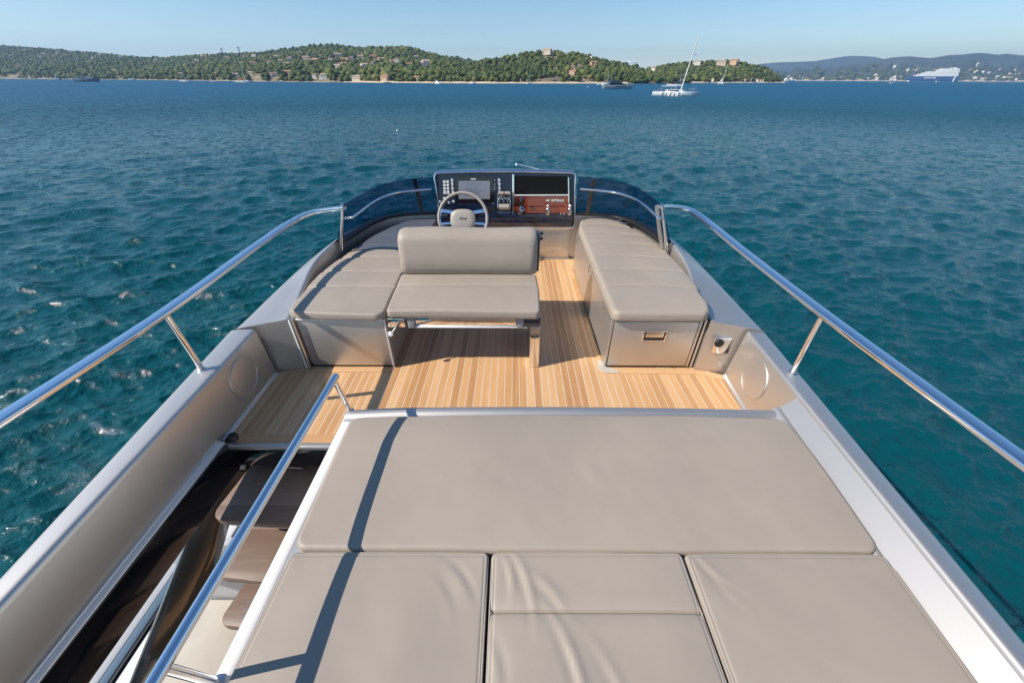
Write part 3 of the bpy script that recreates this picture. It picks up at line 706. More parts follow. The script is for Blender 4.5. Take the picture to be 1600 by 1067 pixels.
def sect(sc_, dy, dz=0): return [tuple(cen+(p-cen)*np.array([sc_, 1, sc_])+np.array([0, dy, dz])) for p in rg]
MB().loft([sect(1.005, .004), sect(1.02, .02, .004), sect(1.02, .10, .003), sect(.99, .30, -.035), sect(.93, .48, -.10), sect(.80, .58, -.17)], True, True).build('housing', 'bluemet', con, ang=45)
MB().tube([tuple(p+np.array([0, -.003, 0])) for p in rg]+[tuple(rg[0]+np.array([0, -.003, 0]))], .009, 10, caps=False).build('frame', 'chrome', con)
MB().loft([sect(.985, .000), sect(.985, -.002)], True, True).build('face', 'navyface', con)
def plate(pts, off, th, name, m, parent, bev=0):
    q = [pn(x, y, off) for x, y in pts]; nrm_ = np.array([0, -1, PN[2]])*th
    o = MB().loft([[tuple(p) for p in q], [tuple(p+nrm_) for p in q]], True, True).build(name, m, parent, smooth=False, bevel=bev)
    return o
def rect(x0, x1, y0, y1): return [(x0, y1), (x1, y1), (x1, y0), (x0, y0)]
left = plate([(683, 333), (799.5, 333.5), (799.5, 273), (684, 275.5)], .002, .003, 'instrument_panel', 'navyface', con)
bez = plate(rect(711.5, 771.5, 274.8, 316.8), .006, .004, 'chart_plotter', 'black', con, .002)
plate(rect(716.5, 765.5, 282.8, 311.2), .0101, .0006, 'display', 'screen', bez)
plate(rect(735.5, 743.5, 279.3, 280.8), .0101, .0008, 'badge', 'whitemark', bez)
for k in range(6): plate(rect(728, 753-4*(k % 3), 287.5+3.6*k, 288.2+3.6*k), .0108, .0003, 'menu_line', 'bluemet', bez)
kp = plate(rect(689.8, 703.8, 280.2, 303.9), .006, .003, 'keypad', 'black', con, .001)
for r_ in range(4):
    for c_ in range(2): plate(rect(692.3+c_*5.2+.25*r_, 695.9+c_*5.2+.25*r_, 282.2+5.3*r_, 285.9+5.3*r_), .0091, .0016, 'key', 'whitemark', kp)
plate(rect(692.5, 703, 302.2, 303.2), .0091, .0004, 'key_legend', 'whitemark', kp)
def dial(x, y, rpx, nm='gauge', m='whitemark', ring='satin'):
    c = pn(x, y, .005); r_ = rpx/FPX*(c[1]*cp-(c[2]-CZ)*sp)
    o = MB().lathe([(r_, 0), (r_, .006), (r_*.82, .009), (r_*.7, .007)], tuple(c), 20, (0, -1, PN[2])).build(nm, ring, con)
    MB().lathe([(r_*.66, .002), (r_*.66, .0078), (0, .0085)], tuple(c), 16, (0, -1, PN[2])).build('face', m, o); return o
for x, y in ((706.3, 281.5), (706.8, 287.6), (707.2, 294.6), (708, 301.2), (779.8, 281.2), (780.4, 287.8), (780.6, 294.7)):
    dial(x, y, 2.2); plate(rect(x-2.2, x+2.2, y+3.0, y+3.9), .006, .0006, 'legend', 'whitemark', con)
for x, y in ((687.6, 315.5), (694.5, 309.8), (701.5, 316.8), (708.6, 314.8)): dial(x, y, 2.3, 'switch')
for x, y in ((770.8, 279), (768.9, 281.8), (772.8, 281.8), (768.8, 288.3), (772.9, 288.3), (772.3, 292.8), (768.9, 295.8), (772.8, 295.8), (771, 318.2)):
    c = pn(x, y, .004); MB().lathe([(.0042, 0), (.0042, .004), (0, .006)], tuple(c), 10, (0, -1, PN[2])).build('indicator', 'whitemark', con)
for k in range(5): plate(rect(758+k*3.2, 760+k*3.2, 323, 329.5), .004, .006, 'rocker_switch', 'bronze', con)
plate([(800.3, 333), (803.3, 333), (803.3, 272), (800.3, 272)], .003, .022, 'divider', 'chrome', con, .003)
plate([(887.5, 333), (889.5, 333), (889.0, 277), (887.0, 277)], .003, .016, 'side_bar', 'chrome', con, .002)
bs = plate([(804.2, 304), (886.5, 303.5), (886.5, 276), (804.2, 275)], .004, .006, 'closed_screen', 'darkscreen', con, .002)
plate([(803.8, 305.8), (887.5, 305.5), (887.5, 303.9), (803.8, 304.1)], .004, .022, 'shelf_edge', 'white', con)
wd = plate([(803.8, 322), (888.5, 322), (888.5, 306), (803.8, 306)], .006, .012, 'mahogany_upper', 'mahogany', con, .002)
plate([(803.8, 334.5), (890.5, 334.5), (890.5, 322.6), (803.8, 322.6)], .020, .030, 'mahogany_shelf', 'mahogany', con, .003)
c = pn(866.5, 313.4, .0195); rx = Matrix.Rotation(math.radians(90)-math.atan(PN[2]), 4, 'X')
text_mesh('lettering', "66' RIBELLE", .030, 'chrome', wd, Matrix.Translation(c) @ rx @ Matrix.Scale(1.28, 4, (1, 0, 0)), shear=.25, extrude=.0015, offset=.0009)
# lower drawer of smoked navy lacquer
def box_panel(x0, x1, y0, y1, off0, off1, nm, m, par, bev=.004):
    a = [pn(x, y, off1) for x, y in rect(x0, x1, y0, y1)]; zb, zt = a[0][2], a[2][2]; yb = a[0][1]
    return MB().bb(a[0][0], a[1][0], yb, 4.13, zb, zt, bev).build(nm, m, par)
lp = box_panel(683, 893, 334.6, 353.6, 0, .075, 'lower_drawer', 'navy', con)
box_panel(683, 893.5, 354.6, 356.4, 0, .070, 'lower_trim', 'satin', con, .002)
# throttle unit
th = thing('throttle_unit', 'engine throttle unit with a stone leather grip, to the right of the steering wheel', 'throttle', (0, 0, 0))
th.parent = con; th.location = -con.location
for k_ in ('label', 'category'): del th[k_]
thm = plate(rect(777.5, 797, 304.8, 333.2), .006, .045, 'throttle_body', 'black', con, .003)
bpy.data.objects.remove(th)
for a, b in ((778.5, 787), (788.2, 796.8)):
    p0 = pn(a, 302.2, .07); p1 = pn(b, 302.2, .07); MB().tube([tuple(p0), tuple(p1)], .018, 16).build('lever_grip', 'rimleather', thm)
for x in (777.6, 797.2):
    MB().tube([tuple(pn(x, 301.5, .07)), tuple(pn(x, 308, .068)), tuple(pn(x, 316, .066)), tuple(pn(x, 323, .075)), tuple(pn(x, 332.5, .06))], .0055, 10).build('lever_arm', 'chrome', thm)
MB().tube([tuple(pn(779.5, 323.8, .075)), tuple(pn(795.5, 323.8, .075))], .031, 20).build('grip_roll', 'rimleather', thm)
MB().tube([tuple(pn(779, 332, .07)), tuple(pn(796, 332, .07))], .007, 8).build('foot_bar', 'satin', thm)
for x in (780.5, 787, 793): MB().lathe([(.008, 0), (.008, .005), (0, .007)], tuple(pn(x, 315.3, .052)), 12, (0, -1, .14)).build('button', 'satin', thm)
text_mesh('script', 'Riva', .062, 'whitemark', thm, Matrix.Translation(pn(786.3, 309.6, .053)) @ rx @ Matrix.Scale(1.15, 4, (1, 0, 0)), shear=.45, offset=.0006)
# joystick and two thruster levers on the mahogany
js = MB().lathe([(.040, 0), (.040, .012), (.034, .018), (.030, .05), (.034, .062), (.034, .075), (.016, .082), (.014, .115), (.024, .125), (.026, .150), (.018, .162), (0, .165)], tuple(pn(815.5, 334, .105)), 22, (0, -.25, 1)).build('joystick', 'blackmatt', con)
pc = pn(815.3, 327.2, .145); MB().lathe([(.026, -.022), (.031, -.015), (.031, .008), (.026, .018), (.0, .020)], tuple(pc), 8, (0, -.9, .55)).build('collar', 'satin', js)
MB().lathe([(.014, .0), (.012, .004), (0, .005)], tuple(pc+np.array([0, -.027, .016])), 12, (0, -.9, .55)).build('emblem', 'blackmatt', js)
MB().lathe([(.018, 0), (.020, .01), (.0, .016)], tuple(pn(814.8, 310.2, .10)), 16, (0, -.3, 1)).build('cap', 'chrome', js)
for x in (855.5, 889.5):
    MB().lathe([(.022, 0), (.022, .062), (.018, .068), (.011, .072), (.011, .083), (.016, .087), (.016, .096), (.010, .103), (0, .105)], tuple(pn(x, 334.8, .10)), 20, (0, -.2, 1)).build('thruster_lever', 'satin', con)
for x in (876, 881): MB().lathe([(.006, 0), (.006, .02), (0, .024)], tuple(pn(x, 335.2, .09)), 10, (0, -.2, 1)).build('toggle', 'chrome', con)
for x in (679.5, 898.5): MB().lathe([(.012, 0), (.014, .008), (.0, .014)], tuple(pn(x, 301 if x < 700 else 307, .012)), 16, (0, -1, 0)).build('side_light', 'chrome', con)

# steering wheel
wc = np.array(PY(723.5, 341.5, 3.86)); wn_ax = Vector((0, -1, .42)).normalized()
wheel = thing('steering_wheel', 'three spoke steering wheel', 'wheel', tuple(wc)); wheel.parent = con; wheel.location = Vector(wc)-con.location
for k_ in ('label', 'category'): del wheel[k_]
bpy.data.objects.remove(wheel)
Q = Matrix.Translation(wc) @ Vector((0, 0, 1)).rotation_difference(wn_ax).to_matrix().to_4x4()
def wl_(x, y, z=0.0): 
    v = Q @ Vector((x, y, z)); return (v.x, v.y, v.z)
# local axes: x to starboard, y up along the wheel, z towards the helmsman
tst = Q @ Vector((0, 1, 0)) - Vector(wc); sgn = 1 if tst.z > 0 else -1
tx = Q @ Vector((1, 0, 0)) - Vector(wc); sgx = 1 if tx.x > 0 else -1
def W_(x, y, z=0.0): return wl_(x*sgx, y*sgn, z)
Rw = .246
loop = [W_(Rw*math.cos(a)*1.0, Rw*math.sin(a)) for a in np.linspace(math.radians(-18), math.radians(198), 60)]
rim = MB().tube(loop, .0155, 16).build('steering_wheel', 'rimleather', con, ang=80)
lo = [W_(Rw*math.cos(a), Rw*math.sin(a)*(.97)) for a in np.linspace(math.radians(198), math.radians(342), 40)]
MB().tube(lo, .014, 14).build('lower_rim', 'rimleather', rim)
for s in (-1, 1):
    MB().tube([W_(s*(Rw-.014)*math.cos(a), (Rw-.014)*math.sin(a), .004) for a in np.linspace(math.radians(22), math.radians(-50), 16)], .0065, 8).build('inner_trim', 'chrome', rim)
    MB().tube([W_(s*.10, .058, .0), W_(s*.17, .070, .0), W_(s*(Rw-.012), .075, .0)], .018, 12, flat=(.034, .010, .004), up=tuple(Q.to_3x3() @ Vector((0, 0, 1)))).build('spoke', 'chrome', rim)
    MB().tube([W_(s*.10, -.045, .0), W_(s*.17, -.05, .0), W_(s*(Rw-.012), -.055, .0)], .012, 12, flat=(.026, .010, .004), up=tuple(Q.to_3x3() @ Vector((0, 0, 1)))).build('spoke', 'chrome', rim)
hp = []
for a in np.linspace(0, 2*math.pi, 48, endpoint=False):
    c_, s_ = math.cos(a), math.sin(a); n_ = 3.0
    hp.append((.128*abs(c_)**(2/n_)*(1 if c_ > 0 else -1)*(1-.05*s_*s_), .102*abs(s_)**(2/n_)*(1 if s_ > 0 else -1)-.012))
rings = [[W_(x*f, (y+.012)*f-.012, z) for x, y in hp] for f, z in ((.80, -.02), (.98, -.004), (1.0, .006), (.985, .016), (.94, .023), (.6, .028), (.2, .029))]
hub = MB().loft(rings, True, True).build('hub', 'rimleather', rim, ang=60)
Qt = Q.to_3x3(); mt = Matrix.Translation(W_(0, -.005, .0295)) @ (Matrix(((sgx*1, 0, 0), (0, sgn*1, 0), (0, 0, 1))).to_4x4() if False else Matrix.Identity(4))
xa = (Vector(W_(1, 0))-Vector(wc)); ya = (Vector(W_(0, 1))-Vector(wc)); za = xa.cross(ya)
mt = Matrix(((xa.x, ya.x, za.x, 0), (xa.y, ya.y, za.y, 0), (xa.z, ya.z, za.z, 0), (0, 0, 0, 1))); mt = Matrix.Translation(W_(0, -.004, .0296)) @ mt
text_mesh('script', 'Riva', .036, 'blackmatt', hub, mt @ Matrix.Scale(1.2, 4, (1, 0, 0)), shear=.45, offset=.0004)
MB().tube([W_(0, 0, -.02), W_(0, -.02, -.12), W_(0, -.03, -.24)], [.05, .04, .045], 20).build('column', 'navy', rim)

# ------------------------------------------------------------------ smoked windscreen
ws_ = thing('windscreen', 'low curved windscreen of smoked blue acrylic either side of the helm console', 'windscreen', (-.07, 3.9, .5))
def screen(bot, top, split):
    b = catmull(bot, 8); t = catmull(top, 8); n = min(len(b), len(t)); b = [np.array(p) for p in b]; t = [np.array(p) for p in t]
    k = int(len(b)*split)
    for i0, i1 in ((0, k), (k, len(b)-1)):
        rings = []
        for i in range(i0, i1+1):
            f = -.0 if i0 == 0 else .004
            tn = b[min(i+1, len(b)-1)]-b[max(i-1, 0)]; nn = np.array([tn[1], -tn[0], 0]); nn /= np.linalg.norm(nn); nn *= .005
            mid = (b[i]+t[i])/2+nn*1.5
            rings.append([tuple(b[i]-nn), tuple(mid-nn), tuple(t[i]-nn), tuple(t[i]+nn), tuple(mid+nn), tuple(b[i]+nn)])
        MB().loft(rings, True, True).build('glass_panel', 'smoke', ws_, ang=50)
    cc = np.array([-.08, 3.0, 0]); MB().tube([tuple(p+(cc-p)*np.array([.026, .012, 0])+np.array([0, 0, .001])) for p in b], .012, 8, flat=(.085, .024, .008)).build('gasket', 'blackmatt', ws_)
    MB().tube([tuple(p+np.array([0, 0, .002])) for p in t], .004, 8).build('top_edge', 'smoke', ws_)
botP = [(-1.515, 3.16, .545), (-1.500, 3.42, .527), (-1.43, 3.82, .514), (-1.27, 4.05, .510), (-1.02, 4.13, .510), (-.78, 4.16, .510)]
topP = [(-1.318, 3.03, .885), (-1.285, 3.30, .888), (-1.225, 3.60, .890), (-1.10, 3.84, .890), (-.93, 3.96, .890), (-.79, 4.01, .890)]
botS = [(1.368, 3.18, .545), (1.362, 3.42, .527), (1.285, 3.82, .514), (1.14, 4.04, .510), (.92, 4.12, .510), (.68, 4.16, .510)]
topS = [(1.165, 3.07, .885), (1.165, 3.32, .888), (1.125, 3.62, .890), (1.035, 3.84, .890), (.87, 3.98, .890), (.66, 4.06, .890)]
screen(botP, topP, .42); screen(botS, topS, .42)
MB().tube([(-1.475, 3.13, .48), (-1.42, 3.10, .66), (-1.330, 3.035, .895)], .02, 12, flat=(.024, .034, .008), up=(0, 1, 0)).build('end_post', 'chrome', ws_)
MB().tube([(1.335, 3.14, .48), (1.27, 3.11, .66), (1.175, 3.06, .895)], .02, 12, flat=(.024, .034, .008), up=(0, 1, 0)).build('end_post', 'chrome', ws_)
MB().tube([(1.300, 3.16, .50), (1.235, 3.14, .66), (1.150, 3.09, .875)], .02, 12, flat=(.030, .012, .004), up=(0, 1, 0)).build('inner_post', 'silver', ws_)
gp = catmull([(-1.385, 3.09, .762), (-1.29, 3.02, .792), (-1.262, 3.06, .797), (-1.225, 3.50, .80), (-1.125, 3.77, .80), (-.955, 3.86, .802), (-.80, 3.90, .806)], 6)
MB().tube(gp, .011, 12).build('grab_rail', 'chrome', ws_)
gs = catmull([(1.235, 3.10, .765), (1.165, 3.04, .795), (1.158, 3.10, .80), (1.150, 3.36, .80), (1.118, 3.60, .80), (1.02, 3.80, .80), (.88, 3.89, .802), (.67, 3.95, .806)], 6)
MB().tube(gs, .011, 12).build('grab_rail', 'chrome', ws_)
for x in (-.965, .80):
    MB().tube([(x, 4.085, .50), (x, 4.035, .70), (x, 3.955, .890)], .02, 12, flat=(.042, .008, .002), up=(0, 1, 0)).build('mullion', 'bronze', ws_)
    MB().lathe([(.014, 0), (.014, .03), (0, .032)], (x, 4.0, .795), 12, (0, -1, 0)).build('rail_bracket', 'blackmatt', ws_)

# ------------------------------------------------------------------ rails
def tag_thing_rail(name, lab, loc): return thing(name, lab, 'handrail', loc)
rp = tag_thing_rail('handrail', 'port side polished flat handrail, running over the water at left', (-1.62, 1.5, .37))
rpp = [(-1.322, 3.035, .862), (-1.44, 3.05, .848), (-1.545, 3.055, .832), (-1.60, 3.03, .822), (-1.645, 2.98, .812), (-1.675, 2.90, .802), (-1.705, 2.74, .790), (-1.712, 2.3, .774), (-1.695, 1.9, .768), (-1.685, 1.5, .764), (-1.688, 1.1, .766), (-1.693, .6, .772), (-1.70, -.2, .775), (-1.70, -1.6, .775)]
MB().tube(catmull(rpp, 6), .02, flat=(.058, .026, .009)).build('top_bar', 'chrome', rp, ang=50)
rs = tag_thing_rail('handrail', 'starboard side polished flat handrail, running over the water at right', (1.55, 1.5, .37))
rss = [(1.175, 3.07, .872), (1.27, 3.14, .856), (1.36, 3.17, .842), (1.42, 3.16, .832), (1.462, 3.11, .822), (1.488, 3.02, .810), (1.503, 2.86, .798), (1.508, 2.3, .780), (1.508, 1.6, .772), (1.518, 1.0, .771), (1.526, .5, .772), (1.53, -.4, .775), (1.53, -1.6, .775)]
MB().tube(catmull(rss, 6), .02, flat=(.058, .026, .009)).build('top_bar', 'chrome', rs, ang=50)
for par, s, xt, xb in ((rp, -1, -1.684, -1.722), (rs, 1, 1.506, 1.562)):
    for yt, yb in ((1.575, 1.628), (.16, .22), (-1.21, -1.15)):
        xt_ = xt+ (0 if yt > 1 else s*.01); xb_ = xb-(s*(1.628-yb)*.085)
        po = MB().tube([(xt_, yt, .756), (xb_, yb, .368)], .0165, 16).build('stanchion', 'chrome', par)
        MB().lathe([(.026, 0), (.026, .004), (.018, .008), (.017, .012)], (xb_, yb+.001, .364), 20).build('foot', 'satin', po)
sr = tag_thing_rail('stair_handrail', 'polished round handrail beside the port stairwell, over the edge of the sunpad', (-.84, 1.4, .25))
MB().tube([(-.823, y, .556) for y in (-1.6, -.5, .4, 1.0, 1.343)]+[(-.823, 1.354, .555)], .0175, 18).build('top_bar', 'chrome', sr)
MB().lathe([(.0172, 0), (.015, .007), (.009, .012), (0, .014)], (-.823, 1.353, .5555), 18, (0, 1, 0)).build('end_cap', 'chrome', sr)
for yt, yb in ((1.335, 1.432), (.292, .335), (-.9, -.86)):
    po = MB().tube([(-.823, yt, .551), (-.857, yb, .25)], .0125, 14).build('stanchion', 'chrome', sr)
    MB().lathe([(.020, 0), (.020, .004), (.014, .007)], (-.855, yb, .252), 18).build('foot', 'satin', po)

an = MB(); an.tube([tuple(PY(806, 257, 4.62)), tuple(PY(828, 261.5, 4.70)), tuple(PY(846, 266.5, 4.74))], [.006, .0065, .008], 8); an.lathe([(.011, -.012), (.012, 0), (.008, .012), (0, .014)], PY(807, 257.2, 4.62), 12); an.tube([tuple(PY(846, 266.5, 4.74)), (PY(846, 266.5, 4.74)[0]+.03, 4.76, .60)], .012, 8)
tag(an.build('antenna', 'white', None), 'thin white whip antenna sticking up behind the helm console', 'antenna')

# ------------------------------------------------------------------ coast: hills, beach, woods
def fast_mesh(name, V, F, m, smooth=False, tint=None):
    me = bpy.data.meshes.new(name); V = np.asarray(V, np.float32); F = np.asarray(F, np.int32); k = F.shape[1]
    me.vertices.add(len(V)); me.vertices.foreach_set('co', V.ravel())
    me.loops.add(F.size); me.loops.foreach_set('vertex_index', F.ravel())
    me.polygons.add(len(F)); me.polygons.foreach_set('loop_start', np.arange(0, F.size, k, dtype=np.int32))
    me.update(calc_edges=True)
    if smooth: me.polygons.foreach_set('use_smooth', [True]*len(F))
    if tint is not None:
        a = me.attributes.new('tint', 'FLOAT', 'POINT'); a.data.foreach_set('value', np.asarray(tint, np.float32))
    me.materials.append(M[m] if isinstance(m, str) else m); return me
def hz(x): return 123.3+.0044*(x-800)
def vnoise(x, y, seed=0):
    """smooth value noise on arrays"""
    xi = np.floor(x).astype(int); yi = np.floor(y).astype(int); xf = x-xi; yf = y-yi
    def h(a, b): 
        v = np.sin(a*127.1+b*311.7+seed*74.7)*43758.5453; return v-np.floor(v)
    u = xf*xf*(3-2*xf); v = yf*yf*(3-2*yf)
    return (h(xi, yi)*(1-u)+h(xi+1, yi)*u)*(1-v)+(h(xi, yi+1)*(1-u)+h(xi+1, yi+1)*u)*v
def fbm(x, y, s=0): return vnoise(x, y, s)*.5+vnoise(x*2.1, y*2.1, s+1)*.27+vnoise(x*4.3, y*4.3, s+2)*.15+vnoise(x*8.7, y*8.7, s+3)*.08
class Hill:
    """terrain over a fan of bearings: bearing u (tangent), distance Y from shore to far foot; crest profile surveyed"""
    def __init__(s, name, label, xs, sky, shore, depth, nx, ny, tree=8.0, m='soil', prof=.85, back=1.6, rough=6, kind='structure', cat='hillside', seed=0):
        s.xs = np.array(xs, float); s.sky = np.array(sky, float); s.sh = shore; s.dp = depth; s.tree = tree; s.seed = seed; s.prof = prof; s.rough = rough; s.back = back
        X = np.linspace(xs[0], xs[-1], nx); v = np.concatenate([np.linspace(0, 1, ny), np.linspace(1, back, max(4, ny//3))[1:]])
        XX, VV = np.meshgrid(X, v); x3, y3, z3 = s.at(XX, VV)
        V = np.dstack([x3, y3, z3]).reshape(-1, 3); nr, nc = XX.shape
        i, j = np.meshgrid(np.arange(nr-1), np.arange(nc-1), indexing='ij'); a = (i*nc+j).ravel(); F = np.stack([a, a+1, a+nc+1, a+nc], 1)
        me = fast_mesh(name, V, F, m, True); o = bpy.data.objects.new(name, me); col.objects.link(o); tag(o, label, cat, kind=kind); s.o = o
    def shoreY(s, X): return np.interp(X, s.sh[0], s.sh[1])
    def at(s, X, v):
        sy = s.shoreY(X); dp = np.interp(X, s.dp[0], s.dp[1]); Y = sy+dp*v
        d0 = (X-800)/FPX; yh = 123.3+.0044*(X-800); yk = np.interp(X, s.xs, s.sky)
        Yr = sy+dp
        # height of the crest at bearing X
        def zz(xp, yp, YY):
            dx = (xp-800)/FPX; dy = -(yp-533.5)/FPX
            dY = dx*_R[1]+dy*_U[1]+_F[1]; dZ = dx*_R[2]+dy*_U[2]+_F[2]; return CZ+dZ*YY/dY
        def xx(xp, yp, YY):
            dx = (xp-800)/FPX; dy = -(yp-533.5)/FPX
            dY = dx*_R[1]+dy*_U[1]+_F[1]; dX = dx*_R[0]+dy*_U[0]+_F[0]; return dX*YY/dY
        zc = zz(X, yk, Yr)-s.tree-SEA
        f = np.where(v < 1, np.clip(v, 0, 1)**s.prof, 1-((v-1)/(s.back-1))**2*1.0)
        f = np.where(v < 1, f*(1-.18*np.sin(np.pi*np.clip(v, 0, 1))), f)
        x3 = xx(X, yh, Y)
        n = (fbm(x3/140, Y/140, s.seed)-.5)*s.rough*4*np.clip(v*3, 0, 1)*np.clip((.85-v)*3, 0, 1)
        z = SEA-.6+(zc+.6)*f+np.where(v > .0, 1.2, 0)*np.clip(v*25, 0, 1)+np.where(v < 1, n*np.clip(zc/60, 0, 1), 0)
        return x3, Y, z
shA = ([-220, 0, 200, 400, 600, 760, 1000, 1240], [1750, 1500, 1230, 850, 700, 670, 760, 1150])
H1 = Hill('hillside', 'long wooded hillside with villas behind the left shore', [-220, -120, 0, 30, 100, 180, 240, 280, 320, 350, 420, 450, 500, 530, 565, 600, 640, 665, 700, 725, 760, 800], [62, 64, 69, 71, 76, 84, 89.5, 89.5, 86, 84, 82, 77, 71, 70, 74, 73, 73.5, 80, 90, 96, 108, 119], shA, ([-220, 300, 600, 800], [1000, 900, 800, 500]), 420, 60, seed=1)
H2 = Hill('headland', 'wooded headland in the middle of the coast', [640, 700, 730, 760, 800, 820, 850, 890, 915, 940, 965, 990, 1010, 1040, 1080], [116, 99, 97.5, 91, 85, 79, 78.5, 81, 83, 91, 96, 102, 110, 112, 119], ([640, 760, 1000, 1080], [690, 668, 740, 850]), ([640, 850, 1080], [230, 330, 200]), 240, 44, seed=5)
H3 = Hill('headland', 'low wooded headland crowned by pale buildings, right of the sailing yacht', [930, 990, 1010, 1035, 1060, 1080, 1110, 1140, 1165, 1185, 1205, 1222], [120, 110, 106.5, 101, 97, 95, 94.5, 95, 99, 103.5, 112, 125], ([930, 1000, 1100, 1222], [960, 900, 960, 1180]), ([930, 1100, 1222], [300, 330, 120]), 200, 40, seed=9)
H4 = Hill('far_ridge', 'dark green wooded ridge rising behind the left headland', [560, 640, 690, 720, 735, 760, 800], [90, 86, 88, 91, 94, 102, 112], ([560, 800], [2000, 1800]), ([560, 800], [700, 700]), 90, 20, seed=12, tree=8)
# beach strips along the foot of the hills
mb = MB(); ra = []; rb = []
xs_ = np.linspace(-220, 1230, 260)
def shore_all(x):
    a = np.interp(x, shA[0], shA[1])
    if 985 < x <= 1240: a = np.interp(x, [985, 1000, 1100, 1222, 1240], [880, 896, 955, 1176, 1200])
    elif 640 <= x <= 985: a = np.interp(x, [640, 760, 985], [690, 666, 735])
    return a
r1 = []; r2 = []; r3 = []
for x in xs_:
    Y = float(shore_all(x)); w = (-1+1.2*abs(math.sin(x*.021)) if x < 540 else 6+5*abs(math.sin(x*.021)))+2.5*math.sin(x*.13); p = PY(x, hz(x), Y-6-w*.5); q_ = PY(x, hz(x), Y+w)
    r1.append((p[0], p[1], SEA-.5)); r2.append((p[0]*.998, p[1]+w*.6, SEA+(.9 if x > 540 else .15))); r3.append((q_[0], q_[1], SEA+(2.2 if x > 540 else .5)))
mb.loft([r1, r2, r3], False, False); tag(mb.build('beach', 'sand', None), 'thin strip of pale sand along the foot of the coast', 'beach', kind='structure')

def ico(sub):
    bm = bmesh.new(); bmesh.ops.create_icosphere(bm, subdivisions=sub, radius=1)
    v = np.array([q.co[:] for q in bm.verts]); f = np.array([[q.index for q in p.verts] for p in bm.faces]); bm.free(); return v, f
def crown_variants(n, sub, seed, flat=.75):
    v0, f0 = ico(sub); out = []; g = np.random.default_rng(seed)
    for k in range(n):
        v = v0.copy(); r_ = np.ones(len(v))
        for _ in range(9):
            c = g.normal(size=3); c /= np.linalg.norm(c); dd = v0@c; r_ += g.uniform(.10, .34)*np.exp(-((1-dd)/.16)**2)
        r_ += g.normal(0, .09, len(v)); v = v*r_[:, None]*.82; v[:, 2] *= flat
        v[:, 2] = np.where(v[:, 2] < -.25, -.25+(v[:, 2]+.25)*.4, v[:, 2]); out.append(v)
    return out, f0
def scatter(h, name, label, n, rad, sub, seed, clear=(), vlo=.015, vhi=1.12, tall=1.0, xr=None):
    g = np.random.default_rng(seed); X = g.uniform(h.xs[0] if xr is None else xr[0], h.xs[-1] if xr is None else xr[1], n); v = g.uniform(vlo, vhi, n)
    x3, y3, z3 = h.at(X, v)
    keep = z3 > SEA+.1
    dens = fbm(x3/60, y3/60, seed); keep &= dens > .30+.0*g.random(n)
    for (cx_, cy_, rr, back) in clear:
        # keep a sight line open just in front of each villa
        dx = x3-cx_; dy = y3-cy_; L = math.hypot(cx_, cy_); ux, uy = -cx_/L, -cy_/L; al = dx*ux+dy*uy; ac = np.abs(dx*uy-dy*ux)
        keep &= ~((ac < rr) & (al > -rr*.8) & (al < back))
    X, v, x3, y3, z3 = X[keep], v[keep], x3[keep], y3[keep], z3[keep]; n = len(X)
    var, f = crown_variants(7, sub, seed+50); nv = len(var[0])
    r_ = rad*np.clip(np.exp(g.normal(-.16, .34, n)), .4, 1.55)*(1+.25*(fbm(x3/200, y3/200, 3)-.5)); hs = r_*g.uniform(.65, 1.0, n)*tall; rot = g.uniform(0, 6.28, n); ty = g.integers(0, 7, n)
    base = np.array(var)[ty]; c_, s_ = np.cos(rot)[:, None], np.sin(rot)[:, None]
    VX = (base[:, :, 0]*c_-base[:, :, 1]*s_)*r_[:, None]+x3[:, None]; VY = (base[:, :, 0]*s_+base[:, :, 1]*c_)*r_[:, None]+y3[:, None]; VZ = base[:, :, 2]*hs[:, None]*1.15+(z3+r_*.62)[:, None]
    V = np.stack([VX, VY, VZ], 2).reshape(-1, 3); F = (f[None]+(np.arange(n)*nv)[:, None, None]).reshape(-1, 3)
    patch = fbm(x3/110, y3/110, seed+7)
    t = np.clip(.30+g.normal(0, .16, n)+(patch-.5)*1.0+np.where(g.random(n) < .07, .4, 0), 0, 1)
    tint = np.clip(np.repeat(t, nv)+g.normal(0, .07, n*nv), 0, 1)
    me = fast_mesh(name, V, F, 'wood_leaf', False, tint); o = bpy.data.objects.new(name, me); col.objects.link(o)
    return tag(o, label, 'woodland', kind='stuff')

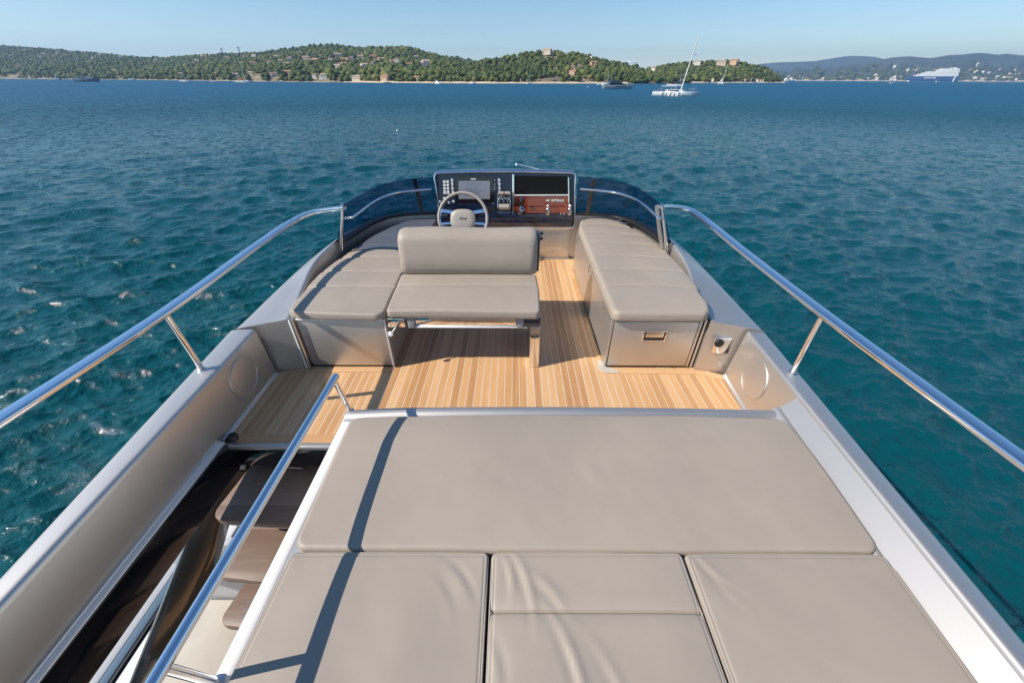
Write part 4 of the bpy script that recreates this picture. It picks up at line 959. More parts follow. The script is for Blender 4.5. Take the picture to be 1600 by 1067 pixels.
# ------------------------------------------------------------------ villas on the hills
def house_src(kind, wall, roof, dims):
    """root at origin, front facing -Y (towards the water)"""
    L, D, Hh = dims; root = bpy.data.objects.new('villa', None); col.objects.link(root)
    w = MB(); w.bb(-L/2, L/2, -D/2, D/2, -3, Hh)
    if kind == 1: w.bb(-L*.5-L*.35, -L*.5, -D/2+1, D/2-.5, -3, Hh*.6)
    if kind == 2: w.bb(L*.12, L*.42, -D/2-2.2, -D/2, -3, Hh*.62)
    wo = w.build('wall', wall, root, smooth=False)
    r_ = MB(); e = .5; rh = D*.2
    def gable(x0, x1, y0, y1, z, hgt, axis='x'):
        if kind == 3: r_.add([(x0, y0, z), (x1, y0, z), (x1, y1, z), (x0, y1, z), (x0+D*.4, (y0+y1)/2, z+hgt), (x1-D*.4, (y0+y1)/2, z+hgt)], [(0, 1, 5, 4), (1, 2, 5), (2, 3, 4, 5), (3, 0, 4), (0, 3, 2, 1)])
        else: r_.add([(x0, y0, z), (x1, y0, z), (x1, y1, z), (x0, y1, z), (x0, (y0+y1)/2, z+hgt), (x1, (y0+y1)/2, z+hgt)], [(0, 1, 5, 4), (2, 3, 4, 5), (1, 2, 5), (3, 0, 4), (0, 3, 2, 1)])
    gable(-L/2-e, L/2+e, -D/2-e, D/2+e, Hh+.003, rh)
    if kind == 1: gable(-L*.85-e, -L*.5-.003, -D/2+1-e, D/2-.5+e, Hh*.6+.003, rh*.7)
    if kind == 2: r_.add([(L*.12-.3, -D/2-2.5, Hh*.62), (L*.42+.3, -D/2-2.5, Hh*.62), (L*.42+.3, -D/2+.003, Hh*.62+.8), (L*.12-.3, -D/2+.003, Hh*.62+.8)], [(0, 1, 2, 3)])
    ro = r_.build('roof', roof, root, smooth=False)
    MB().bb(L*.2, L*.2+.8, .3, 1.1, Hh, Hh+rh+1.0).build('chimney', wall, ro, smooth=False)
    nwin = max(2, int(L/3.2)); rows = 2 if Hh > 4.6 else 1
    for r0 in range(rows):
        for k in range(nwin):
            x = -L/2+L*(k+.5)/nwin; z = .9+r0*2.8
            MB().bb(x-.55, x+.55, -D/2-.04, -D/2+.02, z, z+1.4).build('window', 'window', root, smooth=False)
    return root
srcs = []
for kd, wl2, rf, dm in ((0, 'plaster', 'tile', (13, 8, 3.6)), (1, 'plaster2', 'tile2', (12, 8, 6)), (2, 'plaster3', 'tile', (15, 9, 5.8)), (3, 'plaster', 'tile2', (18, 9, 5.5)), (3, 'plaster2', 'tile', (10, 8, 5.2)), (0, 'plaster2', 'tile2', (16, 8, 3.4))):
    srcs.append(house_src(kd, wl2, rf, dm))
used_src = set()
def place(src_i, loc, rz, label, group, s=1.0, cat='villa'):
    r = srcs[src_i]
    if src_i in used_src: r = copy_tree(r)
    used_src.add(src_i)
    r.location = loc; r.rotation_euler = (0, 0, rz); r.scale = (s, s, s)
    tag(r, label, cat, group); return r
clears = []
villas = []   # (pixel bearing, v up the slope, source, label)
def villa(h, x, v, si, label, group, s=1.0, cl=7.5, back=46, lift=0.0, cat='villa'):
    x3, y3, z3 = h.at(np.array([float(x)]), np.array([float(v)])); x3, y3, z3 = float(x3[0]), float(y3[0]), float(z3[0])
    place(si, (x3, y3, z3+1.0+lift), -math.atan2(x3, y3)*.8+random.uniform(-.5, .5), label, group, s, cat); clears.append((x3, y3, cl*s, back*s, h))
def find_v(h, x, y):
    """slope parameter whose ground shows at image row y"""
    v = np.linspace(.01, .995, 160); x3, y3, z3 = h.at(np.full(160, float(x)), v)
    q = np.stack([x3, y3, z3-CZ], 1); row = 533.5-FPX*(q@_U)/(q@_F); i = np.argmin(np.abs(row-y)); return float(v[i])
g1 = 'villas scattered among the trees of the left hillside'
names = ['low cream villa with terracotta roof', 'white winged villa with pale roof', 'ochre villa with porch', 'long cream villa with hipped roof', 'small white villa with red roof', 'low white villa with pale roof']
spots = [(36, 89, 4), (55, 74, 0), (88, 86, 5), (80, 91, 1), (38, 106, 2), (137, 95, 3), (129, 79, 5), (152, 80, 0), (176, 82, 1), (224, 92, 4), (312, 101, 0), (318, 97, 5), (343, 86, 1), (366, 93, 3), (374, 97, 2), (392, 92, 4), (408, 90, 1), (424, 92, 3), (442, 91, 5), (402, 103, 2), (446, 97, 0), (428, 102, 4), (461, 95, 1), (474, 101, 0), (486, 94, 3), (497, 100, 2), (500, 95.5, 5), (513, 103, 4), (523, 97, 1), (535, 90, 3), (541, 104, 0), (555, 95, 4), (569, 90.5, 5), (573, 108, 1), (589, 92.5, 2), (602, 104, 3), (617, 98.5, 0), (624, 99, 4), (655, 91.5, 5), (683, 97, 1), (120, 88, 2), (190, 101, 0), (255, 96, 3), (275, 88, 1), (100, 97, 0), (160, 93, 4), (205, 90, 5), (585, 103, 4), (640, 104, 0), (545, 99, 2), (510, 90, 4), (415, 99, 5), (10, 84, 1), (62, 80, 3), (110, 83, 4), (330, 92, 2), (455, 105, 3), (530, 107, 5), (600, 96, 0), (668, 103, 1)]
for (x, y, si) in spots: villa(H1, x, find_v(H1, x, y), si, names[si]+' on the left hillside', g1+', '+names[si].split(' with')[0], s=random.uniform(.8, 1.2), cl=9.5, back=60)
shore_h = [(286, 118, 5, 'long low grey beach house at the foot of the left hillside'), (372, 119, 5, None), (395, 119, 3, None), (432, 120, 4, None), (405, 121.5, 0, None), (424, 121, 4, None), (452, 118, 2, 'dark ochre boathouse with a sloping roof at the left shore'), (493, 122.5, 4, None), (507, 123, 1, None), (558, 126, 3, 'cream beach club with a long terracotta roof on the sand'), (602, 127, 2, 'orange beach restaurant with a wide roof at the waterline'), (652, 126, 0, None), (710, 126.5, 5, None), (182, 113, 3, 'long orange roofed villa in its clearing close to the left shore')]
for (x, y, si, lab) in shore_h: villa(H1, x, max(.012, find_v(H1, x, y)), si, lab or names[si]+' at the foot of the left hillside', 'shore houses of the left coast, '+names[si].split(' with')[0] if lab is None else None, s=.85, cl=7, back=60)
villa(H2, 853, .96, 3, 'large cream villa on the very top of the middle headland', None, 1.1, cl=9, lift=3)
villa(H2, 925, find_v(H2, 925, 103), 2, 'pale pink villa with a porch on the right slope of the middle headland', None, .8)
villa(H2, 893, find_v(H2, 893, 108), 0, 'small brown house half hidden halfway down the middle headland', None, .7)
villa(H2, 894, find_v(H2, 894, 117), 2, 'brown house low on the middle headland above the rocks', None, .75)
villa(H2, 920, find_v(H2, 920, 86), 4, 'tiny white house near the crest of the middle headland', None, .5)
for x, y, si, s_, lab in ((968, 118, 2, 1.0, 'ochre villa behind the grey motor yacht'), (992, 118.5, 3, 1.0, 'cream villa at the left foot of the right headland'), (1018, 112, 4, 1.2, 'pink villa with a tiled roof on the left slope of the right headland'), (1029, 115, 5, .8, 'small low white house beside the pink villa'), (1001, 122, 0, .8, 'yellow house near the beach left of the sailing yacht')):
    villa(H3, x, max(.03, find_v(H3, x, y)), si, lab, None, s_, back=70)
villa(H3, 1084, .93, 1, 'cream stone tower house on the crest of the right headland', None, 1.2, cl=10, lift=1)
villa(H3, 1120, .93, 3, 'broad cream castle wing on the crest of the right headland', None, 1.3, cl=11, lift=1)
villa(H3, 1140, .95, 2, 'square cream villa at the right end of the crest of the right headland', None, 1.3, cl=11, lift=2)
for k, x in enumerate((1163, 1172, 1182, 1191, 1112, 1126)):
    villa(H3, x, .05, (0, 4, 5, 0, 5, 5)[k], names[(0, 4, 5, 0, 5, 5)[k]]+' on the beach of the right headland', 'beach houses of the right headland, '+names[(0, 4, 5, 0, 5, 5)[k]].split(' with')[0], .6, cl=5)
for i, r in enumerate(srcs):
    if i not in used_src: bpy.data.objects.remove(r)
def cl_for(h): return [c[:4] for c in clears if c[4] is h]
scatter(H1, 'woodland', 'pine and oak woodland covering the left hillside', 30000, 5.2, 1, 101, cl_for(H1), vlo=.003)
scatter(H2, 'woodland', 'thick pine wood over the middle headland', 4200, 4.0, 1, 102, cl_for(H2), tall=1.15)
scatter(H3, 'woodland', 'pine wood over the right headland', 3000, 4.6, 1, 103, cl_for(H3), tall=1.1)
scatter(H4, 'woodland', 'distant wood on the ridge behind', 1500, 9, 1, 104)

# trees one can tell apart along the shore and on the crests: trunk and clumped crown each
def tree_src(seed, flat, spread):
    g = np.random.default_rng(seed); root = bpy.data.objects.new('pine_tree', None); col.objects.link(root)
    mb = MB(); hgt = 5.2; lean = g.normal(0, .35, 2)
    tr = [(lean[0]*t*t, lean[1]*t*t, hgt*t) for t in np.linspace(-.2, 1, 7)]; mb.tube(tr, [.34, .30, .26, .23, .2, .17, .13], 8)
    tips = []
    for k in range(6):
        a = k*1.05+g.uniform(-.3, .3); r_ = spread*g.uniform(.55, .9); p0 = tr[4+k % 3]; p1 = (p0[0]+r_*math.cos(a), p0[1]+r_*math.sin(a), hgt+g.uniform(.4, 1.5))
        mb.tube([p0, ((p0[0]+p1[0])/2, (p0[1]+p1[1])/2, (p0[2]+p1[2])/2+.1), p1], [.12, .09, .05], 6); tips.append(p1)
    mb.build('trunk', 'trunk', root)
    # crown: several leafy clumps, each a shell of small leaf faces
    V = []; F = []; T = []
    cl = [(p[0], p[1], p[2]+.6, spread*g.uniform(.38, .58)) for p in tips]+[(lean[0], lean[1], hgt+1.9*flat+.9, spread*.6), (lean[0]+.8, lean[1]-.7, hgt+1.3, spread*.55)]
    for (x, y, z, r_) in cl:
        n = 150; d = g.normal(size=(n, 3)); d /= np.linalg.norm(d, axis=1)[:, None]; rr = r_*g.uniform(.55, 1.08, n); c = d*rr[:, None]*np.array([1, 1, flat])+np.array([x, y, z])
        tt = g.uniform(-.15, .15)+.35
        for q in range(n):
            a, b = g.normal(size=3), g.normal(size=3); a /= np.linalg.norm(a); b = b-a*(a@b); b /= np.linalg.norm(b); s_ = g.uniform(.28, .55)
            k = len(V); V += [c[q]-a*s_, c[q]-b*s_*.6, c[q]+a*s_, c[q]+b*s_*.6]; F.append((k, k+1, k+2, k+3)); T += [tt+g.normal(0, .1)]*4
    me = fast_mesh('crown', V, F, 'wood_leaf', False, np.clip(T, 0, 1)); o = bpy.data.objects.new('crown', me); col.objects.link(o); o.parent = root; return root
trees = [tree_src(301, .55, 3.6), tree_src(302, .9, 3.0), tree_src(303, .5, 4.3)]
tu = set(); tl = ['flat topped umbrella pine', 'rounded bushy green tree', 'wide spreading umbrella pine']
tspots = [(H1, x, None) for x in (8, 22, 34, 52, 66, 82, 98, 112, 125, 148, 160, 172, 203, 214, 226, 240, 252, 262, 275, 300, 312, 322, 338, 350, 361, 383, 413, 441, 462, 475, 484, 500, 516, 528, 541, 572, 585, 622, 636, 665, 678, 690, 722)]
tspots += [(H2, x, None) for x in (752, 775, 790, 812, 838, 861, 880, 905, 938, 952)]+[(H3, x, None) for x in (1010, 1035, 1068, 1090, 1135, 1150)]
tspots += [(H2, x, .97) for x in (829, 840, 846, 875, 889, 893, 900, 912)]+[(H3, x, .97) for x in (1047, 1062, 1074, 1098, 1107, 1124, 1150)]+[(H1, x, .985) for x in (5, 40, 88, 120, 150, 285, 293, 318, 332, 452, 458, 470, 497, 508, 514, 520, 529, 546, 556)]
tn = random.Random(5)
for h, x, v in tspots:
    ti = tn.choice((0, 1, 2)) if v is None else tn.choice((0, 0, 1, 2)); vv = v if v is not None else tn.uniform(.02, .045)
    x3, y3, z3 = h.at(np.array([float(x)]), np.array([vv])); r = trees[ti]
    if ti in tu: r = copy_tree(r)
    tu.add(ti); s_ = tn.uniform(1.0, 1.5)*(.92 if h is H1 else .72); r.location = (float(x3[0]), float(y3[0]), float(z3[0])-.3); r.scale = (s_, s_, s_*tn.uniform(.9, 1.1)); r.rotation_euler = (0, 0, tn.uniform(0, 6.28))
    where = {id(H1): 'left hillside', id(H2): 'middle headland', id(H3): 'right headland'}[id(h)]
    tag(r, tl[ti]+(' along the shore of the ' if v is None else ' on the crest of the ')+where, 'tree', ('shore ' if v is None else 'crest ')+'trees of the '+where+', '+tl[ti])

# far mountains, from 6 to 11 km away
F1 = Hill('mountains', 'hazy blue mountain range beyond the bay at the right', [900, 955, 1000, 1100, 1165, 1180, 1205, 1240, 1262, 1285, 1310, 1330, 1352, 1375, 1400, 1450, 1700, 1900], [112, 106, 109, 107, 103.5, 100.5, 98, 97, 96, 92, 88, 88, 89.5, 95, 99, 96, 96, 96], ([900, 1900], [6800, 6800]), ([900, 1900], [2500, 2500]), 260, 50, tree=0, m='mount', rough=40, seed=21, prof=1.0)
F2 = Hill('mountains', 'nearer blue green wooded mountains above the far shore at the right', [1150, 1200, 1240, 1270, 1300, 1340, 1365, 1380, 1402, 1420, 1437, 1462, 1480, 1500, 1512, 1535, 1548, 1570, 1600, 1700, 1800, 1900], [121, 117, 112, 107.5, 104, 99, 93, 90, 88.5, 90, 91.5, 86.5, 86, 83.5, 83.5, 86, 84.5, 87, 88, 90, 88, 92], ([1150, 1900], [4300, 4300]), ([1150, 1900], [1900, 1900]), 300, 60, tree=0, m='mount', rough=70, seed=25, prof=1.1)
fs = MB()
r1 = []; r2 = []; r3 = []
for x in np.linspace(1150, 1900, 200):
    w = 14+10*math.sin(x*.3)+6*math.sin(x*.071); p = PY(x, hz(x), 4290); q_ = PY(x, hz(x), 4340)
    r1.append((p[0], 4270, SEA-1)); r2.append((p[0], 4285, SEA+3)); r3.append((q_[0], 4350, SEA+max(4, w*.5)))
fs.loft([r1, r2, r3], False, False); tag(fs.build('far_beach', 'sand', None), 'pale line of the far shore under the blue mountains', 'beach', kind='structure')
# the far towns: apartment blocks and villas seen as pale specks
tg = random.Random(9); fl = ['tall pale apartment block', 'low white house block', 'cream terraced block']
def town_block(kind, m1, m2, L, D, Hh):
    root = bpy.data.objects.new('town_building', None); col.objects.link(root)
    MB().bb(-L/2, L/2, -D/2, D/2, -12, Hh).build('wall', m1, root, smooth=False)
    r_ = MB(); r_.add([(-L/2-1, -D/2-1, Hh+.01), (L/2+1, -D/2-1, Hh+.01), (L/2+1, D/2+1, Hh+.01), (-L/2-1, D/2+1, Hh+.01), (-L/2-1, 0, Hh+3), (L/2+1, 0, Hh+3)], [(0, 1, 5, 4), (2, 3, 4, 5), (1, 2, 5), (3, 0, 4), (0, 3, 2, 1)]); r_.build('roof', m2, root, smooth=False); return root
tb = [town_block(0, 'plaster2', 'tile2', 26, 16, 14), town_block(1, 'plaster2', 'tile2', 22, 14, 7), town_block(2, 'plaster', 'tile', 34, 15, 10)]; tbu = set()
tpts = []
for x0, x1, y0, y1, n in ((1228, 1262, 118, 124, 16), (1262, 1340, 113, 123, 34), (1312, 1336, 114.5, 118.5, 10), (1362, 1376, 119, 122, 5), (1406, 1427, 108.5, 112, 10), (1372, 1412, 121, 125, 8), (1450, 1475, 108, 111.5, 6), (1500, 1600, 107, 112, 12), (1512, 1550, 110, 114, 12), (1503, 1518, 99, 105, 9), (1565, 1583, 116, 120, 8), (1500, 1600, 121.5, 125.5, 26), (1230, 1412, 124, 125.5, 18), (1355, 1400, 102, 110, 4)):
    for _ in range(n): tpts.append((tg.uniform(x0, x1), tg.uniform(y0, y1)))
for x, y in tpts:
    v = find_v(F2, x, y); x3, y3, z3 = F2.at(np.array([x]), np.array([v])); ti = tg.choice((0, 1, 1, 2)); r = tb[ti]
    if ti in tbu: r = copy_tree(r)
    tbu.add(ti); s_ = tg.uniform(.5, .95); r.location = (float(x3[0]), float(y3[0])-20, float(z3[0])+3); r.scale = (s_, s_, s_); r.rotation_euler = (0, 0, -math.atan2(x3[0], y3[0])+tg.uniform(-.4, .4))
    tag(r, fl[ti]+' of the far town under the blue mountains', 'building', 'far town buildings, '+fl[ti])
# trees softening the far town
scatter(F2, 'far_woodland', 'scrub and trees between the far town houses', 2600, 13, 1, 140, vlo=.02, vhi=.34)

# things of one kind in a row are told apart by their order from the left
ORD = ['leftmost', 'second', 'third', 'fourth', 'fifth', 'sixth', 'seventh', 'eighth', 'ninth', 'tenth', 'eleventh', 'twelfth', 'thirteenth', 'fourteenth', 'fifteenth', 'sixteenth', 'seventeenth', 'eighteenth', 'nineteenth', 'twentieth']
def order_labels(cat):
    by = {}
    for o in col.objects:
        if o.get('category') == cat: by.setdefault(o['label'], []).append(o)
    for lab, os_ in by.items():
        if len(os_) < 2: continue
        os_.sort(key=lambda o: o.location.x/o.location.y)
        for i, o in enumerate(os_): o['label'] = (ORD[0]+' '+lab) if i == 0 else (('rightmost ' if i == len(os_)-1 else ORD[min(i, 19)]+' from left, ')+lab)
order_labels('villa'); order_labels('tree')
# tower cranes on the left skyline
for i, (x, top, lab) in enumerate(((361, 76, 'shorter left tower crane on the left skyline'), (387, 73.5, 'taller right tower crane on the left skyline'))):
    x3, y3, z3 = H1.at(np.array([float(x)]), np.array([1.0])); x3, y3, z3 = float(x3[0]), float(y3[0]), float(z3[0]); hh = PY(x, top, y3)[2]-z3
    c = thing('tower_crane', lab, 'crane', (x3, y3, z3), 'tower cranes on the left skyline')
    lx = -9
    m_ = MB(); 
    for a, b in ((-1, -1), (1, -1), (1, 1), (-1, 1)): m_.tube([(a+lx*0, b, 0), (a+lx*.0, b, hh)], .4, 5)
    for k in range(int(hh/2.5)): m_.tube([(-1, -1, k*2.5), (1, -1, k*2.5+2.5)], .22, 4); m_.tube([(1, 1, k*2.5), (-1, 1, k*2.5+2.5)], .22, 4)
    o = m_.build('mast', 'crane', None); o.parent = c
    j = MB().tube([(0, -4, hh-2), (1.5, 13, hh-1)], .5, 5); j.tube([(0, 0, hh+2.5), (1.5, 13, hh-1)], .15, 4); j.bb(-.9, .9, -6, -4, hh-4, hh-1.5); o = j.build('jib', 'crane', None); o.parent = c

# ------------------------------------------------------------------ boats
def hull_mesh(L, B, fb, bow=.35, stern=.8, sheer=.25, n=14, tr=.92):
    mb = MB(); rings = []
    for i in range(n+1):
        t = i/n; x = -L/2+L*t; w = B/2*(stern+(1-stern)*math.sin(min(t, .55)/.55*math.pi/2)) if t < .55 else B/2*max(.015, math.cos((t-.55)/.45*math.pi/2)**.72)
        z = fb*(1+sheer*(t-.35)**2*2.2); xr = x+(L*.05*(t**4) if bow else 0)
        wl_ = w*tr
        rings.append([(xr, -w, z), (xr-L*.01, -w*.99, z*.55), (x-L*.02*t**3, -wl_, .0), (x-L*.05*t**3, -wl_*.55, -.35*fb), (x-L*.05*t**3, 0, -.5*fb), (x-L*.05*t**3, wl_*.55, -.35*fb), (x-L*.02*t**3, wl_, .0), (xr-L*.01, w*.99, z*.55), (xr, w, z)])
    return mb.loft(rings, True, True)
def at_water(x, y): p = P(x, y, SEA); return Vector((p[0], p[1], SEA))
def boat_root(name, label, cat, x, y, hd, group=None): return thing(name, label, cat, at_water(x, y), group, rz=hd)
def b_(mb, name, m, root, **k):
    o = mb.build(name, m, None, **k); o.parent = root; return o
def add_mast(root, x, h, r=.11, spread=True, m='mast', lean=0.0, nm='mast', by=1.4, L=8):
    mb = MB().tube([(x, 0, .6), (x-lean*.5*h, 0, h*.5), (x-lean*h, 0, h)], [r, r*.85, r*.5], 8); o = b_(mb, nm, m, root)
    if spread:
        for f in (.42, .68): c = MB().tube([(x-lean*f*h, -by*.75, f*h), (x-lean*f*h, by*.75, f*h)], r*.3, 5).build('spreader', m, None); c.parent = o
    rg_ = MB()
    for e in ((x+L*.42, 0, 1.2), (x-L*.48, 0, 1.2), (x-.2, by, 1.1), (x-.2, -by, 1.1)): rg_.tube([(x-lean*h*.97, 0, h*.97), e], r*.07, 4)
    c = rg_.build('rigging', m, None); c.parent = o; return o
def sailboat(label, x, y, wpx, mast_px, hd, group=None, hullm='white', two=False, cover='sailcloth', canopy=False, L=None):
    r = boat_root('sailing_boat', label, 'sailing boat', x, y, hd, group); p = r.location; zc = p.y*cp+(CZ-SEA)*sp
    if L is None: L = wpx/FPX*zc/max(.45, abs(math.cos(hd)))
    mh = PY(x, y-mast_px, p.y)[2]-SEA; B = L*.28; fb = L*.085
    b_(hull_mesh(L, B, fb), 'hull', hullm, r, ang=50)
    m2 = MB(); rings = []
    for t, w, z in ((-.18, .30, fb*1.02), (-.14, .30, fb*1.5), (.12, .27, fb*1.55), (.26, .18, fb*1.25), (.30, .12, fb*1.02)): rings.append([(t*L, -B*w*1.1, fb*.9), (t*L, -B*w, z), (t*L, B*w, z), (t*L, B*w*1.1, fb*.9)])
    cb = b_(m2.loft(rings, True, True), 'cabin', 'white', r); w_ = MB().bb(-.12*L, .12*L, -B*.315, -B*.30, fb*1.16, fb*1.38).build('window', 'window', None); w_.parent = cb; w_ = MB().bb(-.12*L, .12*L, B*.30, B*.315, fb*1.16, fb*1.38).build('window', 'window', None); w_.parent = cb
    add_mast(r, .06*L, mh, r=max(.09, L*.011), by=B*.5, L=L)
    bm_ = MB().tube([(.05*L, 0, fb*2.3), (-.34*L, 0, fb*2.25)], L*.018, 8); b_(bm_, 'boom', cover, r)
    if two: add_mast(r, -.32*L, mh*.72, r=max(.07, L*.008), by=B*.4, L=L*.5)
    if canopy: b_(MB().bb(-.36*L, -.16*L, -B*.36, B*.36, fb*2.35, fb*2.5, .05), 'canopy', 'white', r)
    return r
# the white sailing yacht, largest of the boats
p = at_water(1053, 150.5); r = thing('sailing_yacht', 'big white sailing yacht with a tall raked mast, nearest of the boats', 'sailing yacht', p, rz=-.30)
L = 17.5; B = 5.0; fb = 1.55
hl = b_(hull_mesh(L, B, fb, sheer=.1, stern=.88), 'hull', 'white', r, ang=50)
for k, xx in enumerate((-5.2, -3.6, -2.0, -.4, 1.2, 2.8)): f = MB().lathe([(.16, -.42), (.22, -.3), (.22, .3), (.16, .42), (0, .44)], (xx, -B/2*.98-.16, .85), 12).build('fender', 'foam', None); f.parent = hl
for xx in (-4.4, -1.2, 2.0): f = MB().bb(xx-.5, xx+.5, -B/2-.012, -B/2+.08, .98, 1.15).build('hull_window', 'window', None); f.parent = hl
rings = []
for t, w, z in ((-.22, .36, 1.6), (-.20, .36, 2.25), (.02, .34, 2.45), (.13, .28, 2.15), (.22, .2, 1.7)): rings.append([(t*L, -B*w*1.08, 1.3), (t*L, -B*w, z), (t*L, B*w, z), (t*L, B*w*1.08, 1.3)])
cb = b_(MB().loft(rings, True, True), 'coachroof', 'white', r)
f = MB().bb(-3.0, 1.4, -B*.37, -B*.352, 1.75, 2.15, .01).build('window', 'window', None); f.parent = cb
b_(MB().bb(-5.6, .3, -1.75, 1.75, 3.35, 3.5, .06), 'bimini', 'white', r)
bp_ = MB()
for xx in (-5.4, -3.6, -1.7, .1):
    for yy in (-1.7, 1.7): bp_.tube([(xx+.2, yy, 1.5), (xx, yy, 3.38)], .05, 6)
b_(bp_, 'bimini_frame', 'satin', r)
b_(MB().bb(-6.0, -5.3, -.5, .5, 1.6, 2.6, .08), 'helm_station', 'sailcloth', r)
mh = PY(1077, 53, p.y)[2]-SEA
mo = add_mast(r, 2.1, mh, r=.27, lean=-.118, by=2.2, L=12)
bo = b_(MB().tube([(2.2, 0, 3.7), (-3.9, 0, 3.9)], [.24, .20], 10), 'boom', 'mast', r)
b_(MB().tube([(2.0, .02, 4.2), (1.2, 0, 5.2), (1.5, 0, 6.8), (2.35, 0, 7.6)], [.25, .6, .5, .1], 8), 'sail_cover', 'sailcloth', r)
rl = MB()
for s in (-1, 1):
    rl.tube([(-8.2, s*2.2, 2.3), (-2, s*2.45, 2.2), (4, s*2.1, 2.35), (8.3, s*.4, 2.6)], .03, 5)
    for xx in (-8, -6, -4, -2, 0, 2, 4, 6): rl.tube([(xx, s*(2.2 if xx < 5 else 1.4), 1.5), (xx, s*(2.2 if xx < 5 else 1.4), 2.28)], .025, 5)
b_(rl, 'guard_rail', 'satin', r)
an_ = MB().bb(8.2, 8.9, -.12, .12, 1.35, 1.5, .02); an_.bb(8.0, 8.35, -.45, -.2, .6, 1.2, .03); b_(an_, 'anchor', 'window', r)

def motor_yacht(label, x, y, wpx, hd, cat='motor yacht', hm='white', top='white', group=None, L=None, fly=True, name='moored_motor_yacht'):
    r = boat_root(name, label, cat, x, y, hd, group); zc = r.location.y*cp+(CZ-SEA)*sp
    if L is None: L = wpx/FPX*zc/max(.4, abs(math.cos(hd)))
    B = L*.26; fb = L*.10
    h_ = b_(hull_mesh(L, B, fb, sheer=.35), 'hull', hm, r, ang=50)
    for s in (-1, 1): w_ = MB().bb(-.12*L, .2*L, s*B/2-.02*L*.1 if s > 0 else -B/2-.01*L*.1, s*B/2+.01*L*.1 if s > 0 else -B/2+.02*L*.1, fb*.5, fb*.72).build('hull_window', 'window', None); w_.parent = h_
    rings = []
    for t, w, z in ((-.36, .42, fb*1.02), (-.33, .42, fb*1.75), (.05, .40, fb*1.8), (.20, .30, fb*1.3), (.32, .16, fb*1.04)): rings.append([(t*L, -B*w*1.05, fb*.9), (t*L, -B*w*.92, z), (t*L, B*w*.92, z), (t*L, B*w*1.05, fb*.9)])
    s_ = b_(MB().loft(rings, True, True), 'superstructure', top, r)
    for s in (-1, 1): w_ = MB().bb(-.28*L, .04*L, s*B*.415-.02, s*B*.415+.02, fb*1.22, fb*1.6).build('window', 'window', None); w_.parent = s_
    if fly:
        rings = []
        for t, w, z in ((-.30, .34, fb*1.8), (-.28, .34, fb*2.25), (-.02, .32, fb*2.3), (.05, .24, fb*1.85)): rings.append([(t*L, -B*w, fb*1.76), (t*L, -B*w*.95, z), (t*L, B*w*.95, z), (t*L, B*w, fb*1.76)])
        b_(MB().loft(rings, True, True), 'flybridge', top, r)
        b_(MB().tube([(-.2*L, -B*.3, fb*2.2), (-.23*L, -B*.25, fb*3.1), (-.23*L, B*.25, fb*3.1), (-.2*L, B*.3, fb*2.2)], L*.012, 6), 'radar_arch', top, r)
    return r
motor_yacht('grey motor yacht with a dark cabin, moored left of the white sailing yacht', 965, 139, 46, .12, hm='silver', top='navy')
r = motor_yacht('small white tender lying behind the grey motor yacht', 920, 137, 6, .3, 'dinghy', fly=False, name='dinghy')
motor_yacht('white motor cruiser seen end on, off the left shore in front of the beach club', 683.5, 131.5, 9, -1.1, 'motor cruiser', L=13)
motor_yacht('long low grey blue yacht nearest the left shore', 138, 128.2, 36, .0, 'yacht', hm='hullgrey', top='hullgrey', fly=False)
motor_yacht('white motor yacht at the tip of the right headland', 1231, 128, 18, .1, 'motor yacht')
motor_yacht('small white launch alone on the open water at the right', 1393, 130.6, 6, .0, 'launch', fly=False, name='launch')
motor_yacht('little white launch passing in front of the cruise ship', 1464, 128.6, 6, .2, 'launch', fly=False, name='launch')
for x, y, w, lab in ((12, 122.8, 15, 'low white motor boat at the far left edge'), (44, 123.2, 8, 'small white motor boat second from the left edge'), (73, 123.5, 9, 'small dark sided motor boat left of the sloop'), (115, 124.5, 7, 'small white motor boat behind the long grey blue yacht'), (172, 124.3, 14, 'pale open motor boat right of the long grey blue yacht'), (207, 125, 10, 'white motor boat in front of the low beach terrace'), (214, 124.3, 7, 'dark motor boat touching the white one before the beach terrace'),
                    (533, 128.8, 8, 'small white boat before the beach club'), (427, 128.3, 6, 'small white boat right of the two masted boat'), (440, 128, 7, 'small pale boat right of the two masted boat'), (938, 133, 12, 'small brown and white boat behind the grey motor yacht'), (1188, 130, 5, 'tiny motor boat off the beach of the right headland'), (1107, 130, 5, 'tiny motor boat left of the catamaran')):
    motor_yacht(lab, x, y, w, random.uniform(-.3, .3), 'motor boat', hm='hullnavy' if 'dark' in lab else 'white', fly=False, name='motor_boat')
sailboat('pale green hulled sloop moored near the left edge', 88, 125.6, 18, 22, .05, hullm='greygel')
sailboat('white sloop with a tall slanting mast off the yellow trees of the left shore', 290, 128, 17, 34, -.15)
sailboat('small white sailing boat with a short mast right of the slanting sloop', 334, 128.3, 10, 16, .1)
sailboat('two masted ketch with an orange covered stern off the left shore', 383, 129.8, 26, 44, .0, two=True, cover='hullred')
sailboat('small white sloop with a thin mast before the left shore trees', 481, 129.5, 10, 20, .3)
sailboat('thin masted dark sloop in front of the orange beach restaurant', 605, 130.6, 12, 27, .15, hullm='hullnavy')
sailboat('white sloop seen end on before the left end of the middle headland', 740, 131.2, 9, 22, 1.2, L=12)
sailboat('small white sloop at the foot of the middle headland', 827, 131.5, 8, 20, .8, L=9)
sailboat('slim pale ketch with bare masts behind the grey motor yacht', 948, 133.2, 14, 22, .6, two=True, L=14)
